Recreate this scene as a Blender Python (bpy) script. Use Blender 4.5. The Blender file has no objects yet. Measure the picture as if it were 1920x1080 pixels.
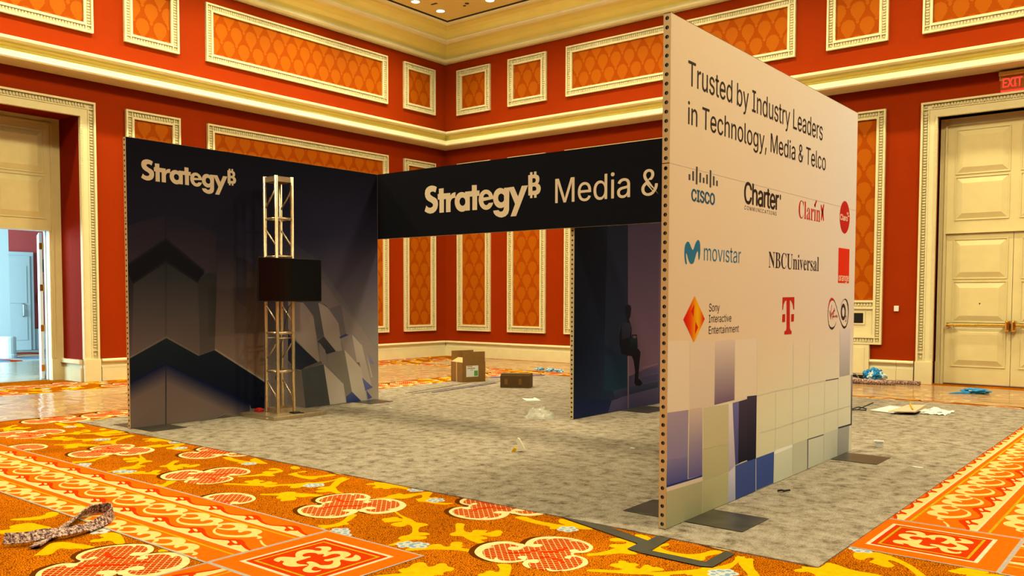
import bpy, bmesh, math, random, os
from mathutils import Vector, Matrix, noise
from mathutils.geometry import tessellate_polygon
scene = bpy.context.scene
COL = scene.collection
rnd = random.Random(7)
# ------------------------------------------------------------------ camera
cd = bpy.data.cameras.new('camera'); cam = bpy.data.objects.new('camera', cd); COL.objects.link(cam)
YAW, PIT, ROL, FPX, PPY = 2.2468, -0.0445, 0.0024, 1619.59, 631.79
fw = Vector((math.cos(PIT)*math.cos(YAW), math.cos(PIT)*math.sin(YAW), math.sin(PIT)))
rt = Vector((math.sin(YAW), -math.cos(YAW), 0)); up = rt.cross(fw)
r2 = math.cos(ROL)*rt + math.sin(ROL)*up; u2 = -math.sin(ROL)*rt + math.cos(ROL)*up
M = Matrix((r2, u2, -fw)).transposed().to_4x4(); M.translation = Vector((10.0029, -9.1519, 1.5715))
cam.matrix_world = M
cd.sensor_fit = 'HORIZONTAL'; cd.sensor_width = 36; cd.lens = FPX/1920*36
cd.shift_y = (PPY-540)/1920; cd.clip_start = .05; cd.clip_end = 200
scene.camera = cam
# ------------------------------------------------------------------ view, world
vs = scene.view_settings; vs.view_transform = 'Standard'; vs.look = 'None'; vs.gamma = 1; vs.use_curve_mapping = False
vs.exposure = .18
w = bpy.data.worlds.new('world'); scene.world = w; w.use_nodes = True
w.node_tree.nodes['Background'].inputs[0].default_value = (.9, .75, .55, 1); w.node_tree.nodes['Background'].inputs[1].default_value = .15
scene.cycles.use_denoising = True; scene.cycles.max_bounces = 7; scene.cycles.diffuse_bounces = 1
scene.cycles.transparent_max_bounces = 12; scene.cycles.sample_clamp_indirect = 6
scene.cycles.caustics_reflective = False; scene.cycles.caustics_refractive = False
# ------------------------------------------------------------------ room numbers
XL, YR, ZF, ZC = -6.321, 8.271, -.008, 8.575          # left wall, right wall, floor, ceiling
XE, YS = 23.0, -21.0
WARM = (1, .90, .54)
def light(name, kind, loc, energy, color, **kw):
    l = bpy.data.lights.new(name, kind); l.energy = energy; l.color = color
    for k, v in kw.items(): setattr(l, k, v)
    o = bpy.data.objects.new(name, l); o.location = loc; COL.objects.link(o); return o
# large unseen area lamps at ceiling height, general fill for the hall
for lx, ly, le in ((-.2, 2.3, 165), (-.2, -3.6, 130), (4.6, 2.3, 40), (4.6, -3.6, 20), (10.0, 2.6, 225), (10.6, -3.4, 345), (-.2, -9.5, 200), (4.8, -9.5, 230), (10.4, -9.2, 230), (16, -3.2, 90)):
    light('hall_fill_lamp', 'AREA', (lx, ly, ZC-.06), le*1.15, WARM, shape='DISK', size=.7, spread=math.radians(152))
# unseen point lamps added to brighten the cove and the ceiling
for lx, ly, le in ((-.6, 2.2, 300), (-.6, -4.2, 300), (4.8, 2.4, 150), (10.2, 2.6, 290)):
    light('cove_fill_lamp', 'POINT', (lx, ly, 8.2), le, WARM, shadow_soft_size=.4)
# daylight of the foyer behind the open left door
fo = light('foyer_daylight', 'AREA', (-12.4, -8.3, 3.2), 2700, (.50, .86, 1), shape='RECTANGLE', size=9, size_y=4)
fo.rotation_euler = (math.radians(75), 0, 0)
VINES=[[(4.539,-4.633),(4.466,-4.615),(4.451,-4.658),(4.428,-4.693),(4.375,-4.705),(4.358,-4.671),(4.376,-4.624),(4.377,-4.591),(4.347,-4.615),(4.308,-4.631),(4.286,-4.6),(4.279,-4.539),(4.31,-4.514),(4.296,-4.475),(4.243,-4.417),(4.175,-4.332),(4.137,-4.256),(4.1,-4.194),(4.102,-4.174),(4.18,-4.202),(4.177,-4.259),(4.219,-4.332),(4.31,-4.43),(4.389,-4.499),(4.479,-4.556),(4.557,-4.587),(4.611,-4.59),(4.601,-4.644)],[(4.008,-4.695),(4.023,-4.665),(4.052,-4.625),(4.041,-4.582),(4.033,-4.519),(4.072,-4.487),(4.118,-4.502),(4.139,-4.433),(4.132,-4.296),(4.095,-4.198),(4.133,-4.222),(4.164,-4.323),(4.178,-4.435),(4.159,-4.52),(4.13,-4.56),(4.15,-4.645),(4.157,-4.706),(4.129,-4.745),(4.081,-4.735),(4.056,-4.689),(4.04,-4.719)],[(4.142,-5.061),(4.096,-5.038),(4.157,-4.988),(4.199,-4.933),(4.194,-4.895),(4.207,-4.843),(4.257,-4.81),(4.297,-4.832),(4.365,-4.796),(4.463,-4.757),(4.525,-4.735),(4.587,-4.786),(4.475,-4.837),(4.475,-4.89),(4.434,-4.911),(4.389,-4.919),(4.456,-4.944),(4.495,-4.991),(4.464,-5.035),(4.446,-5.088),(4.404,-5.065),(4.382,-5.025),(4.339,-5.052),(4.29,-5.02),(4.284,-4.978),(4.225,-4.994)],[(4.926,-4.545),(4.97,-4.479),(4.938,-4.399),(4.958,-4.352),(4.948,-4.313),(4.978,-4.304),(5.017,-4.328),(5.016,-4.289),(5.04,-4.26),(5.065,-4.202),(5.077,-4.145),(5.094,-4.115),(5.149,-4.118),(5.191,-4.192),(5.227,-4.253),(5.264,-4.253),(5.277,-4.212),(5.313,-4.228),(5.308,-4.276),(5.303,-4.323),(5.307,-4.349),(5.394,-4.35),(5.469,-4.317),(5.525,-4.271),(5.522,-4.329),(5.49,-4.37),(5.397,-4.39),(5.318,-4.39),(5.286,-4.424),(5.247,-4.399),(5.195,-4.369),(5.207,-4.344),(5.203,-4.303),(5.157,-4.25),(5.12,-4.234),(5.121,-4.31),(5.133,-4.375),(5.109,-4.439),(5.052,-4.456),(5.028,-4.505),(4.984,-4.535),(4.944,-4.562)],[(4.477,-4.258),(4.478,-4.206),(4.509,-4.181),(4.477,-4.137),(4.528,-4.13),(4.578,-4.107),(4.659,-4.144),(4.722,-4.142),(4.834,-4.134),(4.913,-4.135),(4.954,-4.183),(4.901,-4.177),(4.822,-4.177),(4.738,-4.18),(4.772,-4.25),(4.742,-4.282),(4.683,-4.258),(4.682,-4.308),(4.633,-4.316),(4.607,-4.27),(4.608,-4.219),(4.582,-4.172),(4.553,-4.214),(4.519,-4.258)],[(5.164,-5.009),(5.217,-4.979),(5.257,-5.046),(5.304,-5.129),(5.324,-5.183),(5.364,-5.187),(5.384,-5.216),(5.363,-5.234),(5.369,-5.275),(5.35,-5.312),(5.339,-5.356),(5.345,-5.395),(5.317,-5.407),(5.297,-5.379),(5.265,-5.382),(5.237,-5.36),(5.24,-5.334),(5.28,-5.313),(5.298,-5.263),(5.281,-5.195),(5.245,-5.129),(5.201,-5.066)],[(5.321,-4.738),(5.329,-4.719),(5.425,-4.77),(5.519,-4.807),(5.59,-4.823),(5.652,-4.844),(5.716,-4.875),(5.755,-4.855),(5.811,-4.852),(5.825,-4.879),(5.815,-4.922),(5.822,-4.961),(5.903,-5.049),(5.934,-5.023),(5.983,-5.016),(6.003,-5.042),(5.986,-5.076),(5.958,-5.11),(6.005,-5.083),(6.026,-5.086),(6.053,-5.126),(6.039,-5.167),(6.003,-5.187),(6.0,-5.25),(6.001,-5.299),(6.006,-5.363),(5.986,-5.389),(5.965,-5.387),(5.966,-5.347),(5.959,-5.294),(5.951,-5.25),(5.911,-5.242),(5.891,-5.217),(5.882,-5.172),(5.898,-5.138),(5.883,-5.086),(5.814,-5.012),(5.739,-4.95),(5.701,-4.945),(5.71,-4.973),(5.717,-5.012),(5.689,-5.036),(5.648,-5.035),(5.612,-5.03),(5.595,-4.997),(5.601,-4.945),(5.617,-4.909),(5.599,-4.911),(5.576,-4.954),(5.553,-4.996),(5.535,-5.011),(5.494,-4.986),(5.462,-4.976),(5.442,-4.944),(5.464,-4.913),(5.466,-4.869),(5.495,-4.851),(5.534,-4.868),(5.574,-4.86),(5.518,-4.832),(5.439,-4.797)],[(5.927,-4.703),(5.999,-4.679),(6.04,-4.738),(6.083,-4.792),(6.124,-4.825),(6.168,-4.833),(6.185,-4.818),(6.155,-4.778),(6.158,-4.753),(6.195,-4.734),(6.223,-4.711),(6.251,-4.732),(6.248,-4.767),(6.271,-4.759),(6.275,-4.723),(6.271,-4.683),(6.294,-4.653),(6.344,-4.678),(6.361,-4.728),(6.38,-4.744),(6.38,-4.786),(6.355,-4.818),(6.306,-4.815),(6.286,-4.832),(6.277,-4.849),(6.312,-4.842),(6.353,-4.85),(6.364,-4.882),(6.338,-4.913),(6.394,-4.938),(6.436,-4.944),(6.423,-4.965),(6.406,-4.992),(6.324,-4.976),(6.251,-4.954),(6.188,-4.922),(6.156,-4.959),(6.127,-4.961),(6.093,-4.947),(6.086,-4.91),(6.09,-4.874),(6.019,-4.8)],[(6.107,-5.366),(6.129,-5.329),(6.154,-5.294),(6.194,-5.258),(6.173,-5.217),(6.177,-5.185),(6.2,-5.16),(6.225,-5.155),(6.263,-5.183),(6.291,-5.169),(6.289,-5.142),(6.256,-5.11),(6.239,-5.075),(6.255,-5.048),(6.289,-5.034),(6.318,-5.06),(6.331,-5.088),(6.363,-5.091),(6.36,-5.132),(6.401,-5.127),(6.437,-5.117),(6.478,-5.166),(6.418,-5.178),(6.355,-5.202),(6.285,-5.249),(6.22,-5.302),(6.187,-5.357),(6.141,-5.399)],[(6.143,-4.317),(6.192,-4.248),(6.275,-4.281),(6.366,-4.291),(6.453,-4.288),(6.528,-4.281),(6.569,-4.254),(6.504,-4.247),(6.458,-4.202),(6.435,-4.15),(6.452,-4.136),(6.543,-4.16),(6.666,-4.195),(6.783,-4.226),(6.747,-4.266),(6.702,-4.285),(6.651,-4.287),(6.606,-4.298),(6.588,-4.365),(6.553,-4.407),(6.524,-4.404),(6.513,-4.361),(6.423,-4.367),(6.315,-4.36),(6.217,-4.342)],[(6.753,-5.247),(6.817,-5.194),(6.864,-5.233),(6.913,-5.306),(6.967,-5.394),(7.019,-5.485),(6.992,-5.507),(6.893,-5.484),(6.848,-5.485),(6.809,-5.481),(6.798,-5.454),(6.813,-5.424),(6.796,-5.383),(6.816,-5.357),(6.859,-5.368),(6.858,-5.341),(6.827,-5.301),(6.792,-5.273)],[(7.057,-4.734),(7.086,-4.698),(7.113,-4.639),(7.126,-4.567),(7.131,-4.512),(7.09,-4.52),(7.064,-4.49),(7.066,-4.45),(7.111,-4.426),(7.132,-4.395),(7.12,-4.352),(7.076,-4.369),(7.038,-4.406),(6.998,-4.385),(6.989,-4.338),(7.014,-4.312),(7.055,-4.312),(7.108,-4.322),(7.205,-4.362),(7.206,-4.451),(7.209,-4.499),(7.291,-4.519),(7.306,-4.555),(7.258,-4.582),(7.214,-4.593),(7.198,-4.619),(7.157,-4.688),(7.12,-4.73),(7.088,-4.78)],[(7.23,-4.992),(7.278,-4.953),(7.351,-4.914),(7.399,-4.865),(7.374,-4.853),(7.328,-4.858),(7.289,-4.845),(7.287,-4.802),(7.316,-4.768),(7.293,-4.752),(7.288,-4.723),(7.321,-4.707),(7.351,-4.735),(7.386,-4.711),(7.428,-4.721),(7.421,-4.771),(7.447,-4.794),(7.471,-4.784),(7.445,-4.708),(7.469,-4.688),(7.507,-4.712),(7.531,-4.692),(7.584,-4.703),(7.588,-4.732),(7.56,-4.765),(7.533,-4.809),(7.597,-4.757),(7.649,-4.693),(7.701,-4.629),(7.746,-4.55),(7.804,-4.459),(7.831,-4.37),(7.835,-4.253),(7.829,-4.164),(7.854,-4.18),(7.866,-4.297),(7.853,-4.419),(7.822,-4.531),(7.824,-4.571),(7.867,-4.661),(7.8,-4.715),(7.763,-4.663),(7.704,-4.712),(7.656,-4.771),(7.671,-4.82),(7.608,-4.871),(7.581,-4.832),(7.478,-4.906),(7.361,-4.959),(7.253,-5.026)],[(7.861,-4.209),(7.899,-4.166),(7.935,-4.263),(7.981,-4.358),(8.024,-4.409),(8.079,-4.488),(8.016,-4.478),(7.945,-4.388),(7.886,-4.28)],[(7.336,-4.433),(7.319,-4.334),(7.316,-4.271),(7.327,-4.21),(7.36,-4.223),(7.363,-4.277),(7.331,-4.311),(7.378,-4.349),(7.445,-4.369),(7.51,-4.364),(7.568,-4.334),(7.609,-4.272),(7.626,-4.159),(7.704,-4.158),(7.694,-4.226),(7.651,-4.321),(7.676,-4.36),(7.684,-4.411),(7.642,-4.434),(7.571,-4.434),(7.481,-4.436),(7.398,-4.419)],[(7.059,-4.155),(7.114,-4.138),(7.196,-4.169),(7.207,-4.241),(7.145,-4.237),(7.091,-4.213)],[(8.333,-3.656),(8.356,-3.625),(8.408,-3.583),(8.454,-3.558),(8.495,-3.573),(8.554,-3.597),(8.629,-3.652),(8.703,-3.726),(8.761,-3.808),(8.818,-3.886),(8.841,-3.928),(8.798,-3.963),(8.708,-3.809),(8.631,-3.718),(8.559,-3.674),(8.547,-3.707),(8.59,-3.752),(8.614,-3.787),(8.602,-3.835),(8.56,-3.843),(8.511,-3.816),(8.486,-3.814),(8.465,-3.797),(8.481,-3.727),(8.466,-3.692),(8.436,-3.716),(8.433,-3.777),(8.408,-3.798),(8.38,-3.774),(8.363,-3.753)],[(8.209,-4.21),(8.248,-4.146),(8.284,-4.068),(8.271,-3.961),(8.338,-3.974),(8.449,-4.031),(8.597,-4.005),(8.636,-4.065),(8.354,-4.294),(8.285,-4.228)],[(6.336,-5.893),(6.4,-5.779),(6.457,-5.717),(6.391,-5.707),(6.382,-5.666),(6.403,-5.633),(6.36,-5.535),(6.4,-5.486),(6.473,-5.543),(6.501,-5.521),(6.48,-5.454),(6.517,-5.424),(6.565,-5.469),(6.615,-5.46),(6.643,-5.502),(6.612,-5.559),(6.659,-5.598),(6.619,-5.622),(6.619,-5.677),(6.586,-5.749),(6.365,-5.929)],[(8.874,-3.674),(8.907,-3.626),(8.928,-3.565),(8.974,-3.538),(9.02,-3.555),(9.075,-3.553),(9.065,-3.603),(9.041,-3.622),(9.148,-3.556),(9.187,-3.606),(8.963,-3.788),(8.989,-3.686),(8.937,-3.707),(8.89,-3.703)]]
LOWV=[[(4.476,-6.926),(4.457,-6.891),(4.508,-6.863),(4.497,-6.808),(4.443,-6.774),(4.418,-6.728),(4.491,-6.709),(4.493,-6.681),(4.554,-6.644),(4.572,-6.576),(4.488,-6.59),(4.4,-6.62),(4.294,-6.65),(4.259,-6.694),(4.266,-6.743),(4.381,-6.838)],[(4.395,-6.54),(4.381,-6.509),(4.408,-6.472),(4.382,-6.435),(4.326,-6.452),(4.286,-6.394),(4.307,-6.347),(4.381,-6.332),(4.474,-6.36),(4.617,-6.415),(4.628,-6.439),(4.597,-6.473),(4.509,-6.447),(4.485,-6.467),(4.459,-6.516),(4.433,-6.552)],[(3.399,-6.639),(3.454,-6.545),(3.49,-6.441),(3.403,-6.386),(3.435,-6.334),(3.519,-6.342),(3.581,-6.416),(3.569,-6.547),(3.453,-6.642)],[(3.637,-6.856),(3.675,-6.804),(3.701,-6.739),(3.605,-6.727),(3.594,-6.645),(3.628,-6.58),(3.746,-6.567),(3.857,-6.544),(3.957,-6.595),(3.936,-6.655),(3.895,-6.731),(3.995,-6.713),(3.981,-6.766),(3.824,-6.811),(3.765,-6.838),(3.674,-6.87)],[(4.931,-6.363),(4.939,-6.33),(4.995,-6.324),(4.996,-6.362),(4.974,-6.393)]]
FLOWERS=[(4.168,-4.573),(5.544,-5.416),(5.347,-4.297),(6.053,-5.296),(6.117,-5.263),(4.97,-4.137),(6.638,-4.342),(7.887,-4.541),(8.354,-3.565),(5.461,-5.355),(4.22,-6.388)]
TRE={'outer':[(-0.328,-0.232),(-0.355,-0.19),(-0.381,-0.134),(-0.393,-0.075),(-0.386,-0.013),(-0.364,0.038),(-0.325,0.079),(-0.272,0.094),(-0.216,0.087),(-0.175,0.068),(-0.149,0.044),(-0.167,0.064),(-0.201,0.127),(-0.223,0.179),(-0.229,0.245),(-0.212,0.307),(-0.173,0.351),(-0.116,0.386),(-0.054,0.405),(0.017,0.41),(0.089,0.394),(0.154,0.359),(0.192,0.323),(0.215,0.276),(0.224,0.228),(0.215,0.189),(0.197,0.164),(0.168,0.147),(0.179,0.118),(0.196,0.106),(0.234,0.11),(0.274,0.101),(0.315,0.074),(0.348,0.031),(0.363,-0.006),(0.366,-0.051),(0.362,-0.102),(0.346,-0.158),(0.312,-0.212),(0.275,-0.253),(0.228,-0.28),(0.181,-0.293),(0.128,-0.283),(0.078,-0.257),(0.045,-0.226),(0.027,-0.191),(0.022,-0.155),(0.012,-0.122),(0.028,-0.154),(0.025,-0.196),(0.008,-0.234),(-0.022,-0.272),(-0.059,-0.3),(-0.113,-0.315),(-0.179,-0.309),(-0.245,-0.291),(-0.297,-0.26)],'red':[(-0.29,-0.202),(-0.31,-0.164),(-0.324,-0.11),(-0.331,-0.048),(-0.317,-0.002),(-0.295,0.034),(-0.249,0.049),(-0.202,0.046),(-0.168,0.018),(-0.15,0.044),(-0.149,0.067),(-0.146,0.137),(-0.179,0.179),(-0.183,0.235),(-0.164,0.286),(-0.122,0.332),(-0.061,0.37),(0.002,0.379),(0.087,0.362),(0.14,0.336),(0.172,0.306),(0.188,0.264),(0.184,0.218),(0.163,0.179),(0.147,0.134),(0.176,0.094),(0.216,0.085),(0.247,0.09),(0.284,0.069),(0.322,0.01),(0.34,-0.063),(0.329,-0.135),(0.293,-0.186),(0.258,-0.23),(0.22,-0.255),(0.168,-0.26),(0.112,-0.239),(0.079,-0.208),(0.068,-0.167),(0.02,-0.136),(0.015,-0.16),(-0.006,-0.187),(-0.02,-0.229),(-0.051,-0.251),(-0.081,-0.259),(-0.122,-0.252),(-0.134,-0.282),(-0.18,-0.279),(-0.235,-0.252)],'curls':[[(-0.191,0.1),(-0.16,0.058),(-0.139,0.013),(-0.136,-0.022),(-0.151,-0.05),(-0.181,-0.059),(-0.213,-0.047),(-0.224,-0.021),(-0.216,0.008),(-0.19,0.015),(-0.178,0.021),(-0.2,0.048),(-0.24,0.061),(-0.274,0.056),(-0.225,0.091)],[(-0.206,0.134),(-0.172,0.093),(-0.141,0.073),(-0.114,0.078),(-0.089,0.094),(-0.075,0.116),(-0.078,0.152),(-0.099,0.165),(-0.129,0.155),(-0.145,0.138),(-0.163,0.157),(-0.18,0.202),(-0.184,0.27),(-0.229,0.245)],[(0.193,0.323),(0.185,0.295),(0.194,0.237),(0.174,0.198),(0.148,0.21),(0.119,0.208),(0.11,0.179),(0.122,0.156),(0.146,0.144),(0.172,0.15),(0.212,0.176),(0.23,0.227)],[(0.202,0.098),(0.18,0.087),(0.167,0.056),(0.172,0.028),(0.195,0.016),(0.218,0.025),(0.214,0.046),(0.199,0.06),(0.216,0.085),(0.252,0.083),(0.289,0.063),(0.331,0.057),(0.258,0.109)],[(0.045,-0.226),(0.078,-0.257),(0.123,-0.277),(0.146,-0.269),(0.103,-0.236),(0.077,-0.21),(0.072,-0.184),(0.101,-0.18),(0.113,-0.15),(0.1,-0.121),(0.072,-0.11),(0.043,-0.128),(0.025,-0.158)],[(-0.004,-0.105),(-0.034,-0.098),(-0.052,-0.113),(-0.051,-0.149),(-0.029,-0.166),(-0.009,-0.16),(0.003,-0.16),(-0.001,-0.194),(-0.018,-0.232),(0.011,-0.224),(0.025,-0.173)],[(-0.331,-0.17),(-0.341,-0.112),(-0.318,-0.071),(-0.294,-0.073),(-0.307,-0.107),(-0.314,-0.145),(-0.298,-0.186)],[(-0.129,-0.288),(-0.155,-0.228),(-0.122,-0.252),(-0.078,-0.277),(-0.102,-0.306)],[(-0.136,0.261),(-0.149,0.31),(-0.117,0.353),(-0.12,0.322),(-0.128,0.28)],[(-0.011,0.335),(-0.004,0.369),(0.038,0.398),(0.102,0.374),(0.125,0.358),(0.052,0.368),(0.012,0.354)],[(0.204,-0.202),(0.247,-0.215),(0.283,-0.203),(0.308,-0.183),(0.303,-0.215),(0.27,-0.246),(0.234,-0.235)]],'swoosh':[[(-0.195,-0.135),(-0.155,-0.123),(-0.105,-0.076),(-0.07,-0.011),(-0.06,0.04),(-0.039,0.036),(0.0,0.057),(0.038,0.105),(0.056,0.163),(0.053,0.227),(0.072,0.214),(0.091,0.164),(0.08,0.096),(0.041,0.043),(-0.007,0.018),(-0.04,0.013),(-0.05,-0.038),(-0.085,-0.087),(-0.137,-0.13)],[(0.053,-0.085),(0.07,-0.038),(0.113,-0.016),(0.17,-0.014),(0.221,-0.037),(0.246,-0.062),(0.25,-0.078),(0.226,-0.068),(0.179,-0.051),(0.122,-0.043),(0.082,-0.061)]],'shadow':[(-0.157,0.061),(-0.213,0.117),(-0.229,0.186),(-0.213,0.14),(-0.255,0.113),(-0.334,0.081),(-0.39,0.007),(-0.405,-0.069),(-0.395,-0.145),(-0.373,-0.204),(-0.347,-0.248),(-0.298,-0.292),(-0.235,-0.324),(-0.158,-0.342),(-0.093,-0.338),(-0.07,-0.33),(-0.017,-0.278),(0.017,-0.231),(0.035,-0.243),(0.082,-0.283),(0.134,-0.306),(0.19,-0.304),(0.235,-0.289),(0.282,-0.262),(0.318,-0.221),(0.351,-0.167),(0.371,-0.1),(0.371,-0.018),(0.351,0.033),(0.311,0.08),(0.266,0.105),(0.211,0.11),(0.224,0.192),(0.212,0.295),(0.19,0.332)]}
BM={'leaf':[(-0.205,0.141),(-0.201,0.086),(-0.17,0.043),(-0.119,0.013),(-0.052,0.004),(0.001,0.018),(0.035,0.047),(0.047,0.081),(0.034,0.125),(-0.003,0.162),(-0.05,0.183),(-0.098,0.189),(-0.131,0.183),(-0.141,0.168),(-0.102,0.17),(-0.066,0.158),(-0.041,0.138),(-0.036,0.105),(-0.056,0.076),(-0.101,0.067),(-0.142,0.082),(-0.173,0.12),(-0.183,0.15)],'cres':[(-0.131,0.183),(-0.107,0.218),(-0.067,0.251),(-0.016,0.273),(0.05,0.283),(0.113,0.273),(0.168,0.249),(0.209,0.216),(0.243,0.184),(0.262,0.156),(0.283,0.134),(0.3,0.151),(0.318,0.172),(0.337,0.156),(0.323,0.126),(0.286,0.116),(0.263,0.12),(0.23,0.105),(0.228,0.085),(0.22,0.059),(0.187,0.033),(0.138,0.023),(0.088,0.03),(0.05,0.052),(0.029,0.08),(0.035,0.113),(0.058,0.138),(0.079,0.149),(0.103,0.151),(0.105,0.136),(0.095,0.119),(0.102,0.098),(0.122,0.086),(0.151,0.09),(0.17,0.105),(0.179,0.129),(0.179,0.161),(0.163,0.191),(0.116,0.225),(0.064,0.247),(0.007,0.255),(-0.044,0.243),(-0.081,0.219),(-0.111,0.188)],'stub':[(0.357,0.176),(0.377,0.17),(0.412,0.191),(0.468,0.214),(0.526,0.225),(0.506,0.241),(0.462,0.229),(0.415,0.209)],'wtop':[(3.739,0.252),(3.788,0.249),(3.833,0.265),(3.89,0.298),(3.964,0.327),(4.025,0.339),(4.066,0.331),(4.109,0.313),(4.144,0.292),(4.168,0.265),(4.219,0.243),(4.268,0.24)],'wbot':[(3.745,0.279),(3.804,0.289),(3.88,0.318),(3.958,0.344),(4.024,0.353),(4.077,0.347),(4.129,0.324),(4.169,0.306),(4.198,0.287),(4.231,0.275),(4.286,0.285)],'comma':[(4.153,0.305),(4.212,0.322),(4.225,0.347),(4.249,0.37),(4.285,0.37),(4.285,0.35),(4.296,0.336),(4.321,0.328),(4.319,0.306),(4.284,0.287),(4.236,0.278),(4.213,0.285),(4.255,0.298),(4.279,0.314),(4.274,0.324),(4.239,0.317),(4.199,0.301),(4.165,0.294)]}
ORN=[[(-0.198,0.132),(-0.199,0.164),(-0.173,0.196),(-0.138,0.21),(-0.101,0.193),(-0.075,0.158),(-0.074,0.131),(-0.052,0.14),(-0.05,0.159),(-0.015,0.194),(0.031,0.208),(0.083,0.195),(0.103,0.167),(0.111,0.129),(0.109,0.11),(0.139,0.126),(0.146,0.157),(0.11,0.199),(0.145,0.201),(0.194,0.179),(0.22,0.14),(0.213,0.104),(0.174,0.086),(0.129,0.083),(0.127,0.064),(0.186,0.027),(0.218,-0.013),(0.223,-0.057),(0.203,-0.09),(0.16,-0.109),(0.109,-0.102),(0.117,-0.128),(0.14,-0.158),(0.173,-0.162),(0.189,-0.141),(0.189,-0.117),(0.207,-0.151),(0.194,-0.189),(0.157,-0.207),(0.116,-0.201),(0.09,-0.174),(0.075,-0.129),(0.05,-0.1),(0.014,-0.096),(0.0,-0.07),(0.024,-0.054),(0.08,-0.059),(0.115,-0.072),(0.145,-0.047),(0.154,-0.015),(0.125,0.02),(0.097,0.04),(0.095,0.004),(0.067,-0.002),(0.045,0.014),(0.058,0.034),(0.061,0.062),(0.066,0.084),(0.067,0.12),(0.048,0.14),(0.017,0.145),(-0.006,0.123),(-0.003,0.089),(0.006,0.061),(-0.013,0.046),(-0.028,0.078),(-0.051,0.086),(-0.065,0.057),(-0.094,0.069),(-0.13,0.057),(-0.145,0.028),(-0.138,-0.003),(-0.111,-0.026),(-0.086,-0.023),(-0.077,0.006),(-0.054,-0.005),(-0.057,-0.025),(-0.053,-0.048),(-0.053,-0.083),(-0.056,-0.12),(-0.002,-0.142),(0.04,-0.116),(0.063,-0.114),(0.048,-0.151),(0.016,-0.194),(-0.041,-0.208),(-0.086,-0.194),(-0.106,-0.16),(-0.146,-0.159),(-0.12,-0.188),(-0.155,-0.191),(-0.186,-0.183),(-0.207,-0.148),(-0.199,-0.106),(-0.147,-0.081),(-0.119,-0.067),(-0.167,-0.036),(-0.204,-0.002),(-0.217,0.033),(-0.212,0.07),(-0.182,0.098),(-0.133,0.101),(-0.114,0.117),(-0.142,0.15),(-0.176,0.151)]]
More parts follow.
